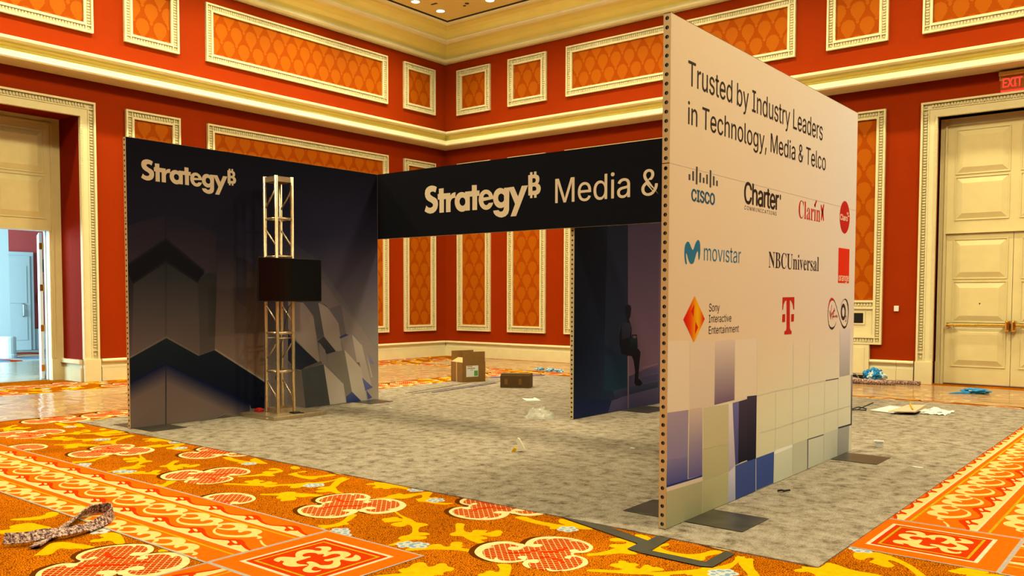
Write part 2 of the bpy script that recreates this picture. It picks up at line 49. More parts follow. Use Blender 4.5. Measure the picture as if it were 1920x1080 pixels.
ART_L=[([(-4.017,1.912),(-4.008,2.409),(-3.753,2.507),(-3.498,2.581),(-3.503,2.27)],(24,21,28),(36,29,32)),([(-3.483,2.582),(-3.154,2.55),(-2.797,2.401),(-2.804,1.888),(-2.974,1.884),(-3.488,2.27)],(22,20,27),(40,32,33)),([(-2.789,2.284),(-2.588,2.28),(-2.35,2.08),(-2.085,1.859),(-2.084,1.303),(-2.095,0.465),(-2.841,0.917),(-2.795,1.844)],(22,20,27),(108,86,64)),([(-2.35,2.08),(-2.078,1.859),(-2.095,0.465),(-2.368,0.668)],(30,24,24),(104,78,52)),([(-2.505,2.12),(-2.339,2.066),(-2.348,1.429),(-2.513,1.55)],(20,20,27),(56,44,42)),([(-4.018,1.818),(-3.922,1.766),(-3.929,0.869),(-4.03,0.834)],(22,21,23),(68,56,52)),([(-3.913,1.766),(-3.498,2.039),(-3.071,1.795),(-3.053,0.868),(-3.085,0.841),(-3.507,1.095),(-3.952,0.87),(-3.93,1.332)],(24,26,27),(76,62,53)),([(-3.516,2.024),(-3.498,2.039),(-3.48,2.025),(-3.496,1.089),(-3.513,1.096),(-3.532,1.085)],(20,22,23),(60,50,44)),([(-3.055,1.795),(-2.893,1.895),(-2.795,1.844),(-2.841,0.917),(-3.037,0.853),(-3.053,0.868)],(27,27,26),(62,53,44)),([(-4.016,1.95),(-3.493,2.309),(-2.973,1.924),(-3.072,1.755),(-3.499,2.0),(-3.923,1.728)],(21,21,24),(21,20,23)),([(-4.016,1.937),(-3.494,2.295),(-2.973,1.91),(-3.071,1.769),(-3.498,2.013),(-3.922,1.742)],(19,19,22),(19,18,21)),([(-4.016,1.923),(-3.494,2.281),(-2.974,1.895),(-3.071,1.783),(-3.498,2.027),(-3.922,1.755)],(17,17,20),(17,16,19)),([(-4.017,1.912),(-3.494,2.27),(-2.974,1.884),(-3.071,1.795),(-3.498,2.039),(-3.922,1.766)],(14,14,17),(14,13,16)),([(-4.031,0.82),(-3.508,1.073),(-3.07,0.831),(-2.832,0.896),(-2.084,0.418),(-2.089,0.059),(-2.305,0.081),(-2.322,0.144),(-3.519,0.764),(-4.036,0.536)],(20,25,26),(10,12,24)),([(-4.03,0.839),(-3.507,1.098),(-3.069,0.846),(-3.07,0.829),(-3.508,1.073),(-4.031,0.818)],(72,64,54),(84,74,60)),([(-2.832,0.914),(-2.095,0.459),(-2.095,0.428),(-2.845,0.894)],(104,90,70),(122,104,80)),([(-4.036,0.541),(-3.519,0.764),(-2.865,0.426),(-2.322,0.144),(-2.324,-0.022),(-2.937,-0.034),(-3.532,-0.053),(-4.046,-0.021)],(13,17,36),(13,17,36)),([(-4.036,0.517),(-3.519,0.739),(-2.865,0.399),(-2.322,0.116),(-2.324,-0.022),(-2.937,-0.034),(-3.532,-0.053),(-4.046,-0.021)],(24,25,39),(26,27,40)),([(-4.037,0.493),(-3.52,0.713),(-2.866,0.372),(-2.323,0.088),(-2.324,-0.022),(-2.937,-0.034),(-3.532,-0.053),(-4.046,-0.021)],(33,31,42),(37,35,44)),([(-4.037,0.468),(-3.52,0.688),(-2.866,0.346),(-2.323,0.061),(-2.324,-0.022),(-2.937,-0.034),(-3.532,-0.053),(-4.046,-0.021)],(40,37,44),(46,42,47)),([(-4.037,0.444),(-3.521,0.663),(-2.866,0.319),(-2.323,0.033),(-2.324,-0.022),(-2.937,-0.034),(-3.532,-0.053),(-4.046,-0.021)],(48,42,46),(55,48,50)),([(-4.038,0.419),(-3.521,0.637),(-2.867,0.293),(-2.324,0.006),(-2.324,-0.022),(-2.937,-0.034),(-3.532,-0.053),(-4.046,-0.021)],(54,47,48),(63,55,52)),([(-4.038,0.395),(-3.521,0.612),(-2.867,0.266),(-2.324,-0.022),(-2.324,-0.022),(-2.937,-0.034),(-3.532,-0.053),(-4.046,-0.021)],(61,52,50),(71,61,55)),([(-4.039,0.37),(-3.522,0.587),(-2.868,0.24),(-2.324,-0.05),(-2.324,-0.022),(-2.937,-0.034),(-3.532,-0.053),(-4.046,-0.021)],(67,57,52),(79,66,58)),([(-4.039,0.346),(-3.522,0.561),(-2.868,0.213),(-2.325,-0.077),(-2.324,-0.022),(-2.937,-0.034),(-3.532,-0.053),(-4.046,-0.021)],(73,61,54),(86,72,60)),([(-4.04,0.322),(-3.523,0.536),(-2.868,0.186),(-2.325,-0.105),(-2.324,-0.022),(-2.937,-0.034),(-3.532,-0.053),(-4.046,-0.021)],(80,66,56),(94,78,63)),([(-3.528,0.742),(-3.51,0.741),(-3.523,-0.026),(-3.541,-0.035)],(24,26,34),(60,50,42)),([(-1.844,2.443),(-1.62,2.363),(-1.243,2.167),(0.024,0.733),(0.02,-0.001),(-0.239,-0.004),(-0.793,0.771),(-1.128,1.517),(-1.684,1.752),(-1.851,1.796)],(30,27,36),(150,136,112)),([(-1.095,1.857),(-0.787,1.504),(-0.692,1.442),(-0.333,1.108),(0.024,0.706),(0.02,-0.014),(-0.341,0.018),(-0.47,0.603),(-0.79,1.119),(-1.128,1.517)],(70,58,58),(152,138,112)),([(-1.558,1.518),(-1.427,1.506),(-1.251,1.324),(-1.137,0.616),(-1.257,0.696),(-1.549,0.973),(-1.69,1.143),(-1.686,1.565)],(96,82,74),(124,108,90)),([(-1.427,1.518),(-1.159,1.517),(-1.056,1.028),(-1.179,0.972),(-1.251,1.312)],(58,54,53),(66,62,58)),([(-1.159,1.505),(-1.006,1.443),(-0.789,1.206),(-0.729,0.793),(-0.84,0.786),(-1.057,1.016)],(112,96,86),(132,118,100)),([(-1.179,0.947),(-1.072,1.017),(-0.84,0.786),(-1.013,0.752)],(52,50,48),(40,40,42)),([(-1.149,0.934),(-1.037,0.807),(-0.999,0.559),(-1.076,0.613),(-1.137,0.616)],(100,90,78),(110,98,84)),([(-1.113,1.517),(-1.006,1.456),(-0.976,1.419),(-1.0,1.439)],(40,38,40),(40,38,40)),([(-0.96,1.419),(-0.739,1.472),(-0.647,1.04),(-0.743,1.006),(-0.789,1.194)],(74,67,66),(88,80,74)),([(-0.775,0.995),(-0.647,1.04),(-0.598,1.019),(-0.744,0.956)],(52,54,78),(52,54,78)),([(-0.76,0.969),(-0.549,1.032),(-0.437,0.601),(-0.602,0.535),(-0.665,0.79)],(112,100,88),(124,112,94)),([(-0.533,1.024),(-0.335,0.852),(-0.135,0.195),(-0.338,0.365),(-0.437,0.601)],(140,124,104),(156,142,118)),([(-0.47,0.598),(-0.387,0.599),(-0.322,0.364),(-0.339,0.314)],(96,88,62),(110,100,72)),([(-0.982,0.731),(-0.681,0.803),(-0.539,0.163),(-0.654,0.11),(-0.701,0.29),(-1.008,0.584)],(104,95,79),(110,101,82)),([(-0.681,0.803),(-0.354,0.507),(-0.322,0.364),(-0.239,-0.004),(-0.358,0.007),(-0.539,0.163)],(150,136,112),(172,158,130)),([(-1.691,1.072),(-1.549,0.949),(-1.137,0.616),(-1.481,0.552),(-1.568,0.57),(-1.695,0.696)],(18,22,32),(34,36,40)),([(-1.407,0.584),(-1.121,0.659),(-1.091,0.619),(-1.481,0.536)],(76,70,62),(76,70,62)),([(-1.472,0.552),(-1.07,0.608),(-0.957,-0.0),(-1.398,0.0)],(60,60,55),(66,64,56)),([(-1.07,0.608),(-0.701,0.29),(-0.655,0.009),(-0.957,-0.0)],(148,132,108),(164,150,124)),([(-1.568,0.57),(-1.481,0.529),(-1.398,0.0),(-1.53,0.042),(-1.702,0.082),(-1.695,0.672)],(70,62,54),(104,90,74)),([(-0.654,0.097),(-0.539,0.163),(-0.358,0.007),(-0.639,-0.013)],(72,74,96),(46,54,92)),([(-0.338,0.365),(-0.118,0.194),(-0.272,0.154)],(92,90,118),(84,84,122)),([(-0.255,0.166),(-0.136,0.039),(-0.222,0.015)],(72,76,116),(72,76,116)),([(-0.234,0.771),(-0.081,0.555),(-0.167,0.56)],(112,105,112),(104,102,122)),([(-0.235,0.693),(-0.117,0.35),(-0.152,0.347)],(160,146,120),(160,146,120))]
ART_F=[([(-3.965,1.287),(-3.642,1.278),(-3.63,0.788),(-3.954,0.803)],(226,180,128),(214,178,134)),([(-3.63,1.27),(-3.25,1.263),(-3.236,0.779),(-3.618,0.794)],(222,176,126),(204,168,128)),([(-3.23,1.26),(-2.886,1.262),(-2.878,0.79),(-3.23,0.785)],(214,170,128),(112,80,88)),([(-2.875,1.254),(-2.456,1.255),(-2.439,0.783),(-2.871,0.79)],(226,182,132),(218,182,134)),([(-3.954,0.8),(-3.642,0.79),(-3.642,0.457),(-3.947,0.476)],(156,124,118),(128,106,120)),([(-3.947,0.475),(-3.642,0.457),(-3.641,0.296),(-3.952,0.304)],(122,102,120),(72,68,106)),([(-3.627,0.791),(-3.424,0.789),(-3.413,0.29),(-3.632,0.299)],(196,156,122),(92,78,112)),([(-3.952,0.304),(-3.413,0.29),(-3.413,0.278),(-3.952,0.29)],(44,46,92),(44,46,92)),([(-3.952,0.287),(-3.413,0.275),(-3.415,0.236),(-3.951,0.249)],(206,172,140),(196,168,132)),([(-3.951,0.26),(-3.412,0.246),(-3.412,0.003),(-3.954,-0.003)],(166,146,100),(152,138,94)),([(-3.411,0.781),(-2.977,0.769),(-2.974,0.463),(-3.402,0.477)],(192,164,112),(184,158,106)),([(-3.406,0.476),(-2.974,0.46),(-2.974,0.246),(-3.403,0.246)],(180,156,104),(172,150,100)),([(-3.403,0.243),(-2.974,0.241),(-2.974,0.01),(-3.406,0.002)],(174,154,104),(162,146,98)),([(-2.984,0.77),(-2.913,0.771),(-2.854,0.275),(-2.967,0.242)],(222,188,156),(162,140,142)),([(-2.967,0.235),(-2.854,0.27),(-2.845,0.002),(-2.97,0.003)],(196,176,168),(152,140,150)),([(-2.913,0.771),(-2.768,0.773),(-2.751,0.283),(-2.846,0.276)],(108,92,122),(58,56,92)),([(-2.797,0.772),(-2.47,0.783),(-2.46,0.287),(-2.796,0.284)],(66,50,56),(30,26,34)),([(-2.846,0.272),(-2.464,0.28),(-2.454,0.005),(-2.837,-0.001)],(66,72,112),(58,66,108)),([(-2.643,0.799),(-2.453,0.791),(-2.45,0.268),(-2.625,0.277)],(66,50,56),(28,24,32)),([(-2.444,0.275),(-2.073,0.277),(-2.076,0.008),(-2.434,0.008)],(62,74,122),(58,68,114)),([(-2.625,0.274),(-2.456,0.274),(-2.447,0.008),(-2.615,0.011)],(62,72,116),(58,66,108)),([(-2.072,0.258),(-1.648,0.275),(-1.643,-0.004),(-2.069,0.006)],(204,188,150),(190,178,144)),([(-2.073,0.271),(-2.032,0.287),(-1.649,0.285),(-1.647,0.26),(-2.058,0.252)],(226,208,176),(226,208,176)),([(-1.645,0.285),(-1.278,0.285),(-1.272,0.003),(-1.639,-0.005)],(188,172,136),(182,168,134)),([(-1.286,0.283),(-1.261,0.285),(-1.256,0.005),(-1.276,0.003)],(90,82,78),(80,74,74)),([(-1.257,0.284),(-0.846,0.278),(-0.85,0.27),(-1.257,0.275)],(84,74,74),(84,74,74)),([(-1.257,0.274),(-0.846,0.267),(-0.841,0.016),(-1.252,0.005)],(200,184,150),(186,174,142)),([(-0.842,0.281),(-0.445,0.28),(-0.443,0.007),(-0.837,0.015)],(196,180,148),(184,172,142)),([(-0.435,0.279),(-0.087,0.274),(-0.091,0.008),(-0.438,0.008)],(164,150,130),(150,140,122)),([(-0.431,0.296),(0.004,0.287),(0.01,0.271),(-0.43,0.283)],(58,52,60),(58,52,60)),([(-0.058,0.794),(0.003,0.793),(0.015,0.281),(-0.037,0.282)],(150,128,116),(54,46,64)),([(-0.826,0.796),(-0.45,0.792),(-0.45,0.784),(-0.825,0.788)],(90,78,76),(90,78,76)),([(-0.431,1.272),(-0.113,1.272),(-0.109,0.802),(-0.413,0.802)],(222,186,154),(170,150,130))]
SEAMS_F=[[(-2.457,1.236),(-2.447,0.785)],[(-2.053,0.785),(-2.046,0.467)],[(-1.667,1.179),(-1.661,0.801)],[(-1.66,0.787),(-1.648,0.28)],[(-1.266,1.207),(-1.258,0.799)],[(-1.266,0.793),(-1.262,0.295)],[(-0.843,0.791),(-0.834,0.287)],[(-0.45,0.783),(-0.436,0.295)],[(-2.036,0.466),(-2.053,0.279)],[(-2.447,0.785),(-2.06,0.792)],[(-2.06,0.792),(-1.66,0.787)],[(-1.66,0.787),(-1.266,0.793)],[(-1.266,0.794),(-0.843,0.791)],[(-2.387,0.473),(-2.047,0.47)],[(-2.047,0.47),(-1.646,0.474)],[(-1.646,0.474),(-1.267,0.479)],[(-1.247,0.479),(-0.844,0.476)],[(-0.844,0.476),(-0.446,0.478)],[(-0.446,0.478),(-0.064,0.473)]]
ART_I=[([(1.373,2.919),(2.252,2.995),(2.29,0.59),(1.849,0.538),(1.413,0.464)],(40,33,46),(88,66,76)),([(0.856,2.873),(1.373,2.919),(1.408,0.793),(1.113,0.807),(0.792,0.968)],(16,17,26),(28,34,48)),([(0.794,0.798),(1.398,0.781),(1.416,0.286),(1.028,0.288),(0.778,0.326)],(20,32,46),(22,40,52)),([(-0.004,0.263),(0.893,0.182),(1.41,0.021),(0.715,0.028),(-0.001,0.02)],(18,26,46),(24,30,52)),([(1.311,0.194),(2.286,0.243),(2.291,-0.012),(1.41,0.008),(0.895,0.01),(0.984,0.161)],(66,58,74),(52,50,72)),([(1.028,0.293),(1.454,0.321),(2.284,0.337),(2.286,0.248),(1.311,0.202),(1.052,0.224)],(44,46,62),(34,38,54)),([(1.823,0.578),(2.278,0.612),(2.279,0.591),(1.824,0.552)],(96,74,80),(96,74,80)),([(1.799,0.515),(2.28,0.551),(2.281,0.47),(1.8,0.437)],(62,54,76),(62,54,76)),([(1.801,0.424),(2.282,0.452),(2.284,0.35),(1.751,0.342)],(54,50,72),(54,50,72)),([(1.399,0.755),(1.432,0.754),(1.444,0.01),(1.41,0.01)],(110,86,88),(92,72,80)),([(1.154,1.189),(1.366,1.26),(1.408,0.793),(1.245,0.788),(1.172,0.928)],(34,36,50),(26,28,40)),([(1.32,1.468),(1.387,1.493),(1.464,1.477),(1.489,1.434),(1.476,1.371),(1.462,1.316),(1.424,1.279),(1.469,1.22),(1.509,1.143),(1.501,1.042),(1.543,0.888),(1.692,0.851),(1.758,0.802),(1.735,0.674),(1.699,0.423),(1.771,0.387),(1.822,0.337),(1.752,0.311),(1.631,0.325),(1.591,0.37),(1.608,0.527),(1.566,0.678),(1.515,0.752),(1.389,0.771),(1.235,0.801),(1.182,0.928),(1.17,1.053),(1.211,1.188),(1.362,1.247),(1.371,1.285),(1.322,1.373)],(20,20,25),(18,17,22)),([(1.229,1.188),(1.367,1.242),(1.469,1.215),(1.5,1.118),(1.443,1.019),(1.242,1.0)],(36,38,50),(28,30,42)),([(1.452,1.013),(1.664,1.006),(1.677,0.862),(1.465,0.871)],(22,32,34),(14,20,26)),([(1.511,1.006),(1.51,1.062),(1.649,1.058),(1.654,1.001),(1.63,1.002),(1.629,1.043),(1.535,1.046),(1.536,1.005)],(12,13,16),(12,13,16))]
LET=[([(1.259,3.183),(1.231,3.105),(1.206,3.12),(1.175,3.127),(1.144,3.122),(1.127,3.111),(1.123,3.096),(1.133,3.079),(1.168,3.057),(1.217,3.035),(1.251,3.013),(1.271,2.987),(1.28,2.956),(1.28,2.921),(1.266,2.875),(1.236,2.839),(1.188,2.814),(1.125,2.807),(1.068,2.821),(1.012,2.849),(1.047,2.931),(1.073,2.907),(1.104,2.894),(1.136,2.892),(1.164,2.901),(1.18,2.916),(1.183,2.933),(1.172,2.95),(1.139,2.971),(1.09,2.993),(1.051,3.02),(1.027,3.057),(1.017,3.101),(1.025,3.151),(1.055,3.187),(1.105,3.208),(1.161,3.213),(1.214,3.202)],[]),([(1.3,3.155),(1.394,3.157),(1.393,3.081),(1.525,3.079),(1.525,3.039),(1.557,3.069),(1.593,3.08),(1.626,3.082),(1.624,3.002),(1.593,3.003),(1.562,2.996),(1.539,2.973),(1.529,2.942),(1.529,2.808),(1.44,2.809),(1.44,2.998),(1.399,2.998),(1.399,2.809),(1.31,2.809),(1.311,2.999),(1.279,3.0),(1.276,3.08),(1.3,3.08)],[]),([(1.885,2.927),(1.883,2.904),(1.877,2.881),(1.867,2.86),(1.853,2.841),(1.837,2.825),(1.817,2.812),(1.796,2.803),(1.772,2.798),(1.749,2.798),(1.725,2.801),(1.701,2.809),(1.68,2.821),(1.66,2.836),(1.643,2.854),(1.629,2.875),(1.619,2.898),(1.612,2.921),(1.61,2.946),(1.612,2.97),(1.619,2.993),(1.629,3.014),(1.643,3.033),(1.66,3.049),(1.68,3.062),(1.702,3.07),(1.725,3.075),(1.749,3.075),(1.772,3.071),(1.796,3.063),(1.817,3.052),(1.837,3.036),(1.853,3.018),(1.867,2.997),(1.877,2.975),(1.883,2.951)],[[(1.816,2.935),(1.815,2.925),(1.812,2.915),(1.808,2.906),(1.803,2.898),(1.796,2.891),(1.788,2.886),(1.779,2.882),(1.769,2.88),(1.759,2.88),(1.749,2.882),(1.74,2.885),(1.731,2.89),(1.723,2.896),(1.716,2.904),(1.71,2.913),(1.706,2.922),(1.703,2.932),(1.702,2.943),(1.703,2.953),(1.706,2.962),(1.71,2.971),(1.716,2.979),(1.723,2.986),(1.731,2.992),(1.74,2.995),(1.749,2.997),(1.759,2.997),(1.769,2.996),(1.779,2.992),(1.788,2.988),(1.796,2.981),(1.803,2.973),(1.808,2.965),(1.812,2.955),(1.815,2.945)]]),([(1.809,3.075),(1.936,3.074),(1.936,3.156),(2.027,3.152),(2.027,3.074),(2.077,3.073),(2.077,2.999),(2.033,3.0),(2.033,2.806),(1.945,2.808),(1.945,2.999),(1.897,2.999),(1.897,2.808),(1.816,2.808)],[]),([(2.327,2.889),(2.321,2.872),(2.313,2.856),(2.302,2.841),(2.29,2.828),(2.276,2.817),(2.261,2.808),(2.245,2.802),(2.227,2.798),(2.209,2.796),(2.191,2.797),(2.173,2.8),(2.155,2.806),(2.139,2.814),(2.123,2.825),(2.108,2.837),(2.095,2.851),(2.084,2.867),(2.075,2.884),(2.069,2.902),(2.064,2.921),(2.062,2.94),(2.063,2.959),(2.066,2.977),(2.071,2.995),(2.079,3.011),(2.089,3.026),(2.1,3.04),(2.114,3.051),(2.129,3.061),(2.145,3.068),(2.163,3.073),(2.18,3.075),(2.198,3.075),(2.217,3.072),(2.234,3.067),(2.251,3.06),(2.267,3.05),(2.282,3.038),(2.295,3.025),(2.307,3.009),(2.316,2.993),(2.324,2.975),(2.329,2.957),(2.332,2.939),(2.147,2.92),(2.15,2.901),(2.165,2.877),(2.191,2.861),(2.216,2.862),(2.236,2.875),(2.246,2.887)],[[(2.147,2.969),(2.156,2.996),(2.177,3.013),(2.198,3.017),(2.223,3.01),(2.242,2.994),(2.251,2.971)]]),([(2.585,2.931),(2.583,2.908),(2.577,2.886),(2.568,2.865),(2.555,2.846),(2.539,2.83),(2.521,2.818),(2.501,2.809),(2.479,2.804),(2.456,2.804),(2.433,2.807),(2.411,2.815),(2.391,2.826),(2.372,2.841),(2.356,2.859),(2.342,2.88),(2.333,2.902),(2.327,2.926),(2.325,2.95),(2.327,2.973),(2.333,2.996),(2.342,3.017),(2.355,3.036),(2.372,3.052),(2.39,3.064),(2.411,3.072),(2.433,3.077),(2.455,3.077),(2.478,3.073),(2.5,3.065),(2.52,3.054),(2.539,3.039),(2.555,3.021),(2.568,3.001),(2.577,2.978),(2.583,2.955)],[[(2.526,2.937),(2.525,2.926),(2.522,2.917),(2.518,2.907),(2.513,2.899),(2.506,2.893),(2.498,2.887),(2.489,2.883),(2.479,2.881),(2.469,2.881),(2.46,2.883),(2.45,2.886),(2.441,2.891),(2.433,2.898),(2.426,2.905),(2.42,2.914),(2.416,2.924),(2.414,2.934),(2.413,2.944),(2.414,2.955),(2.416,2.965),(2.42,2.974),(2.426,2.982),(2.433,2.989),(2.441,2.994),(2.45,2.998),(2.459,3.0),(2.469,3.0),(2.479,2.998),(2.488,2.995),(2.497,2.99),(2.505,2.983),(2.512,2.976),(2.518,2.967),(2.522,2.957),(2.525,2.947)]]),([(2.518,3.073),(2.611,3.072),(2.607,2.769),(2.591,2.723),(2.548,2.69),(2.485,2.675),(2.429,2.683),(2.374,2.706),(2.339,2.74),(2.326,2.777),(2.423,2.779),(2.435,2.763),(2.46,2.755),(2.491,2.759),(2.511,2.78),(2.519,2.812)],[]),([(2.593,3.073),(2.689,3.076),(2.761,2.94),(2.826,3.077),(2.928,3.075),(2.729,2.68),(2.633,2.68),(2.711,2.842)],[]),([(2.933,3.208),(2.964,3.208),(2.964,3.244),(3.003,3.243),(3.003,3.208),(3.03,3.208),(3.03,3.247),(3.07,3.246),(3.07,3.203),(3.099,3.192),(3.114,3.171),(3.119,3.148),(3.116,3.119),(3.108,3.1),(3.093,3.085),(3.12,3.07),(3.136,3.047),(3.143,3.019),(3.137,2.991),(3.123,2.964),(3.1,2.948),(3.073,2.941),(3.074,2.902),(3.033,2.902),(3.033,2.941),(3.004,2.941),(3.004,2.902),(2.965,2.902),(2.965,2.94),(2.935,2.94)],[[(3.003,3.161),(3.03,3.163),(3.051,3.154),(3.06,3.138),(3.058,3.12),(3.044,3.105),(3.004,3.101)],[(3.004,3.051),(3.04,3.053),(3.06,3.042),(3.071,3.021),(3.065,3.003),(3.048,2.996),(3.004,2.995)]])]
LOGO_M=[(-3.696,1.812),(-3.713,1.814),(-3.729,1.857),(-3.73,1.91),(-3.72,1.948),(-3.696,1.968),(-3.672,1.971),(-3.656,1.962),(-3.63,1.933),(-3.608,1.911),(-3.589,1.927),(-3.565,1.967),(-3.537,1.989),(-3.515,1.99),(-3.496,1.974),(-3.489,1.936),(-3.491,1.882),(-3.503,1.849),(-3.515,1.85),(-3.521,1.881),(-3.522,1.908),(-3.535,1.911),(-3.552,1.891),(-3.571,1.856),(-3.59,1.824),(-3.619,1.816),(-3.644,1.821),(-3.669,1.844),(-3.689,1.878),(-3.703,1.896),(-3.707,1.873),(-3.698,1.836),(-3.691,1.817)]
DIAM=[(-3.569,1.593),(-3.406,1.427),(-3.572,1.263),(-3.736,1.429)]
DIAM_A=[(-3.574,1.534),(-3.631,1.488),(-3.551,1.414),(-3.561,1.341),(-3.511,1.371),(-3.594,1.457)]
DIAM_B=[[(-3.572,1.534),(-3.627,1.487),(-3.582,1.445)],[(-3.56,1.318),(-3.511,1.367),(-3.554,1.41)]]
LOGO_T=[[(-1.939,1.587),(-1.665,1.59),(-1.664,1.482),(-1.686,1.482),(-1.703,1.523),(-1.742,1.558),(-1.771,1.564),(-1.76,1.32),(-1.743,1.299),(-1.718,1.293),(-1.72,1.267),(-1.886,1.267),(-1.884,1.295),(-1.851,1.299),(-1.837,1.32),(-1.847,1.562),(-1.88,1.555),(-1.912,1.524),(-1.922,1.481),(-1.94,1.479)],[(-1.935,1.441),(-1.872,1.443),(-1.872,1.376),(-1.939,1.375)],[(-1.734,1.44),(-1.665,1.441),(-1.668,1.377),(-1.734,1.375)]]
V_LOOP=[(-0.55,1.351),(-0.568,1.328),(-0.596,1.305),(-0.635,1.291),(-0.675,1.287),(-0.721,1.298),(-0.756,1.324),(-0.778,1.367),(-0.788,1.416),(-0.786,1.469),(-0.772,1.515),(-0.746,1.551),(-0.708,1.572),(-0.668,1.573),(-0.634,1.566),(-0.592,1.541),(-0.537,1.486),(-0.474,1.412),(-0.423,1.36),(-0.373,1.316),(-0.329,1.293),(-0.287,1.288),(-0.244,1.301),(-0.21,1.336),(-0.188,1.392),(-0.182,1.452),(-0.199,1.508),(-0.235,1.552),(-0.279,1.572),(-0.316,1.572),(-0.357,1.56),(-0.392,1.538),(-0.42,1.509)]
V_O=[(-0.283,1.445),(-0.283,1.43),(-0.287,1.417),(-0.293,1.404),(-0.301,1.394),(-0.312,1.386),(-0.324,1.382),(-0.337,1.38),(-0.35,1.382),(-0.363,1.387),(-0.374,1.395),(-0.384,1.405),(-0.391,1.418),(-0.396,1.432),(-0.399,1.446),(-0.398,1.461),(-0.395,1.474),(-0.388,1.486),(-0.38,1.497),(-0.369,1.504),(-0.358,1.509),(-0.345,1.511),(-0.332,1.509),(-0.319,1.504),(-0.308,1.496),(-0.298,1.486),(-0.29,1.473),(-0.285,1.46)]
V_TXT=[[(-0.747,1.461),(-0.708,1.377)],[(-0.686,1.516),(-0.712,1.446),(-0.709,1.384),(-0.694,1.415),(-0.661,1.437)],[(-0.69,1.445),(-0.694,1.422)],[(-0.667,1.449),(-0.637,1.429),(-0.664,1.399)],[(-0.634,1.468),(-0.638,1.445)],[(-0.606,1.487),(-0.627,1.449)],[(-0.588,1.467),(-0.616,1.456),(-0.637,1.429),(-0.657,1.376)],[(-0.647,1.395),(-0.642,1.412),(-0.624,1.398),(-0.608,1.412),(-0.601,1.394)],[(-0.584,1.402),(-0.59,1.411),(-0.573,1.405),(-0.584,1.394)],[(-0.56,1.394),(-0.556,1.421)],[(-0.537,1.393),(-0.538,1.411),(-0.521,1.409),(-0.52,1.393)]]
CISCO_BARS=[[(-3.668,2.437),(-3.667,2.398)],[(-3.613,2.464),(-3.612,2.399)],[(-3.558,2.502),(-3.559,2.379)],[(-3.503,2.465),(-3.504,2.398)],[(-3.45,2.437),(-3.45,2.4)],[(-3.397,2.465),(-3.396,2.399)],[(-3.342,2.502),(-3.342,2.379)],[(-3.289,2.465),(-3.288,2.399)],[(-3.235,2.439),(-3.234,2.4)]]
CLARO=[(-0.201,2.397),(-0.202,2.365),(-0.209,2.334),(-0.222,2.305),(-0.24,2.279),(-0.262,2.258),(-0.288,2.241),(-0.316,2.23),(-0.345,2.225),(-0.375,2.227),(-0.404,2.234),(-0.43,2.247),(-0.454,2.265),(-0.474,2.288),(-0.489,2.315),(-0.499,2.344),(-0.504,2.375),(-0.503,2.406),(-0.496,2.436),(-0.484,2.464),(-0.467,2.49),(-0.446,2.511),(-0.421,2.528),(-0.394,2.54),(-0.364,2.546),(-0.335,2.545),(-0.306,2.539),(-0.278,2.526),(-0.254,2.508),(-0.233,2.485),(-0.217,2.458),(-0.206,2.429)]
ORANGE=[(-0.519,2.077),(-0.187,2.077),(-0.186,1.735),(-0.518,1.734)]
TX={'l1':(-3.703,-1.026,3.044,3.211),'l2':(-3.7,-0.927,2.779,2.931),'cisco':(-3.637,-3.265,2.259,2.34),'charter':(-2.756,-2.052,2.319,2.485),'comm':(-2.745,-2.101,2.27,2.3),'clarin':(-1.599,-1.054,2.29,2.444),'claro':(-0.493,-0.264,2.352,2.409),'nbc':(-2.251,-1.066,1.833,1.963),'movi':(-3.432,-2.799,1.849,1.937),'sony':(-3.338,-3.162,1.481,1.538),'inter':(-3.339,-2.957,1.4,1.455),'enter':(-3.338,-2.818,1.316,1.372),'orange':(-0.505,-0.197,1.753,1.806),'two':(-0.274,-0.239,1.349,1.407)}
TXM=(3.376,4.897,2.809,3.119)
CLAR_X=[[(-1.035,2.452),(-1.015,2.41),(-0.984,2.376),(-0.959,2.308)],[(-0.96,2.462),(-0.979,2.413),(-1.002,2.374),(-1.024,2.308)]]
CLARO_RAYS=[[(-0.282,2.423),(-0.288,2.441)],[(-0.267,2.414),(-0.244,2.441)],[(-0.256,2.401),(-0.222,2.408)]]
LSTR=[(-3.798,3.016),(-2.494,3.11),(-3.723,3.237),(-3.728,2.983)]
TAPE=[[(6.426,-4.08),(6.596,-4.113),(6.807,-4.117),(7.216,-4.256),(7.2,-4.358),(6.701,-4.203),(6.447,-4.121)],[(7.208,-4.137),(7.304,-4.113),(7.342,-4.44),(7.293,-4.517),(7.206,-4.501),(7.2,-4.358),(7.214,-4.252)],[(7.342,-4.44),(7.713,-4.438),(7.791,-4.502),(7.733,-4.534),(7.296,-4.522)],[(7.713,-4.438),(7.708,-4.154),(7.781,-4.17),(7.791,-4.502)]]
RIBBON=[(4.126,-6.949),(4.17,-6.897),(4.198,-6.829),(4.187,-6.743),(4.215,-6.673),(4.218,-6.589),(4.194,-6.492),(4.142,-6.378),(4.06,-6.264),(3.944,-6.168),(3.811,-6.118),(3.763,-6.157),(3.751,-6.248),(3.837,-6.371),(3.98,-6.511),(4.105,-6.632),(4.203,-6.73),(4.326,-6.846)]
CABLE=[(0.065,-3.104),(-0.209,-2.883),(-0.34,-2.723),(-0.242,-2.642),(-0.02,-2.593),(-0.089,-2.376),(-0.088,-2.234)]
PAPER=[(1.644,1.52),(1.761,1.514),(1.825,1.567),(1.763,1.695),(1.834,1.648),(2.077,1.44),(1.926,1.285)]
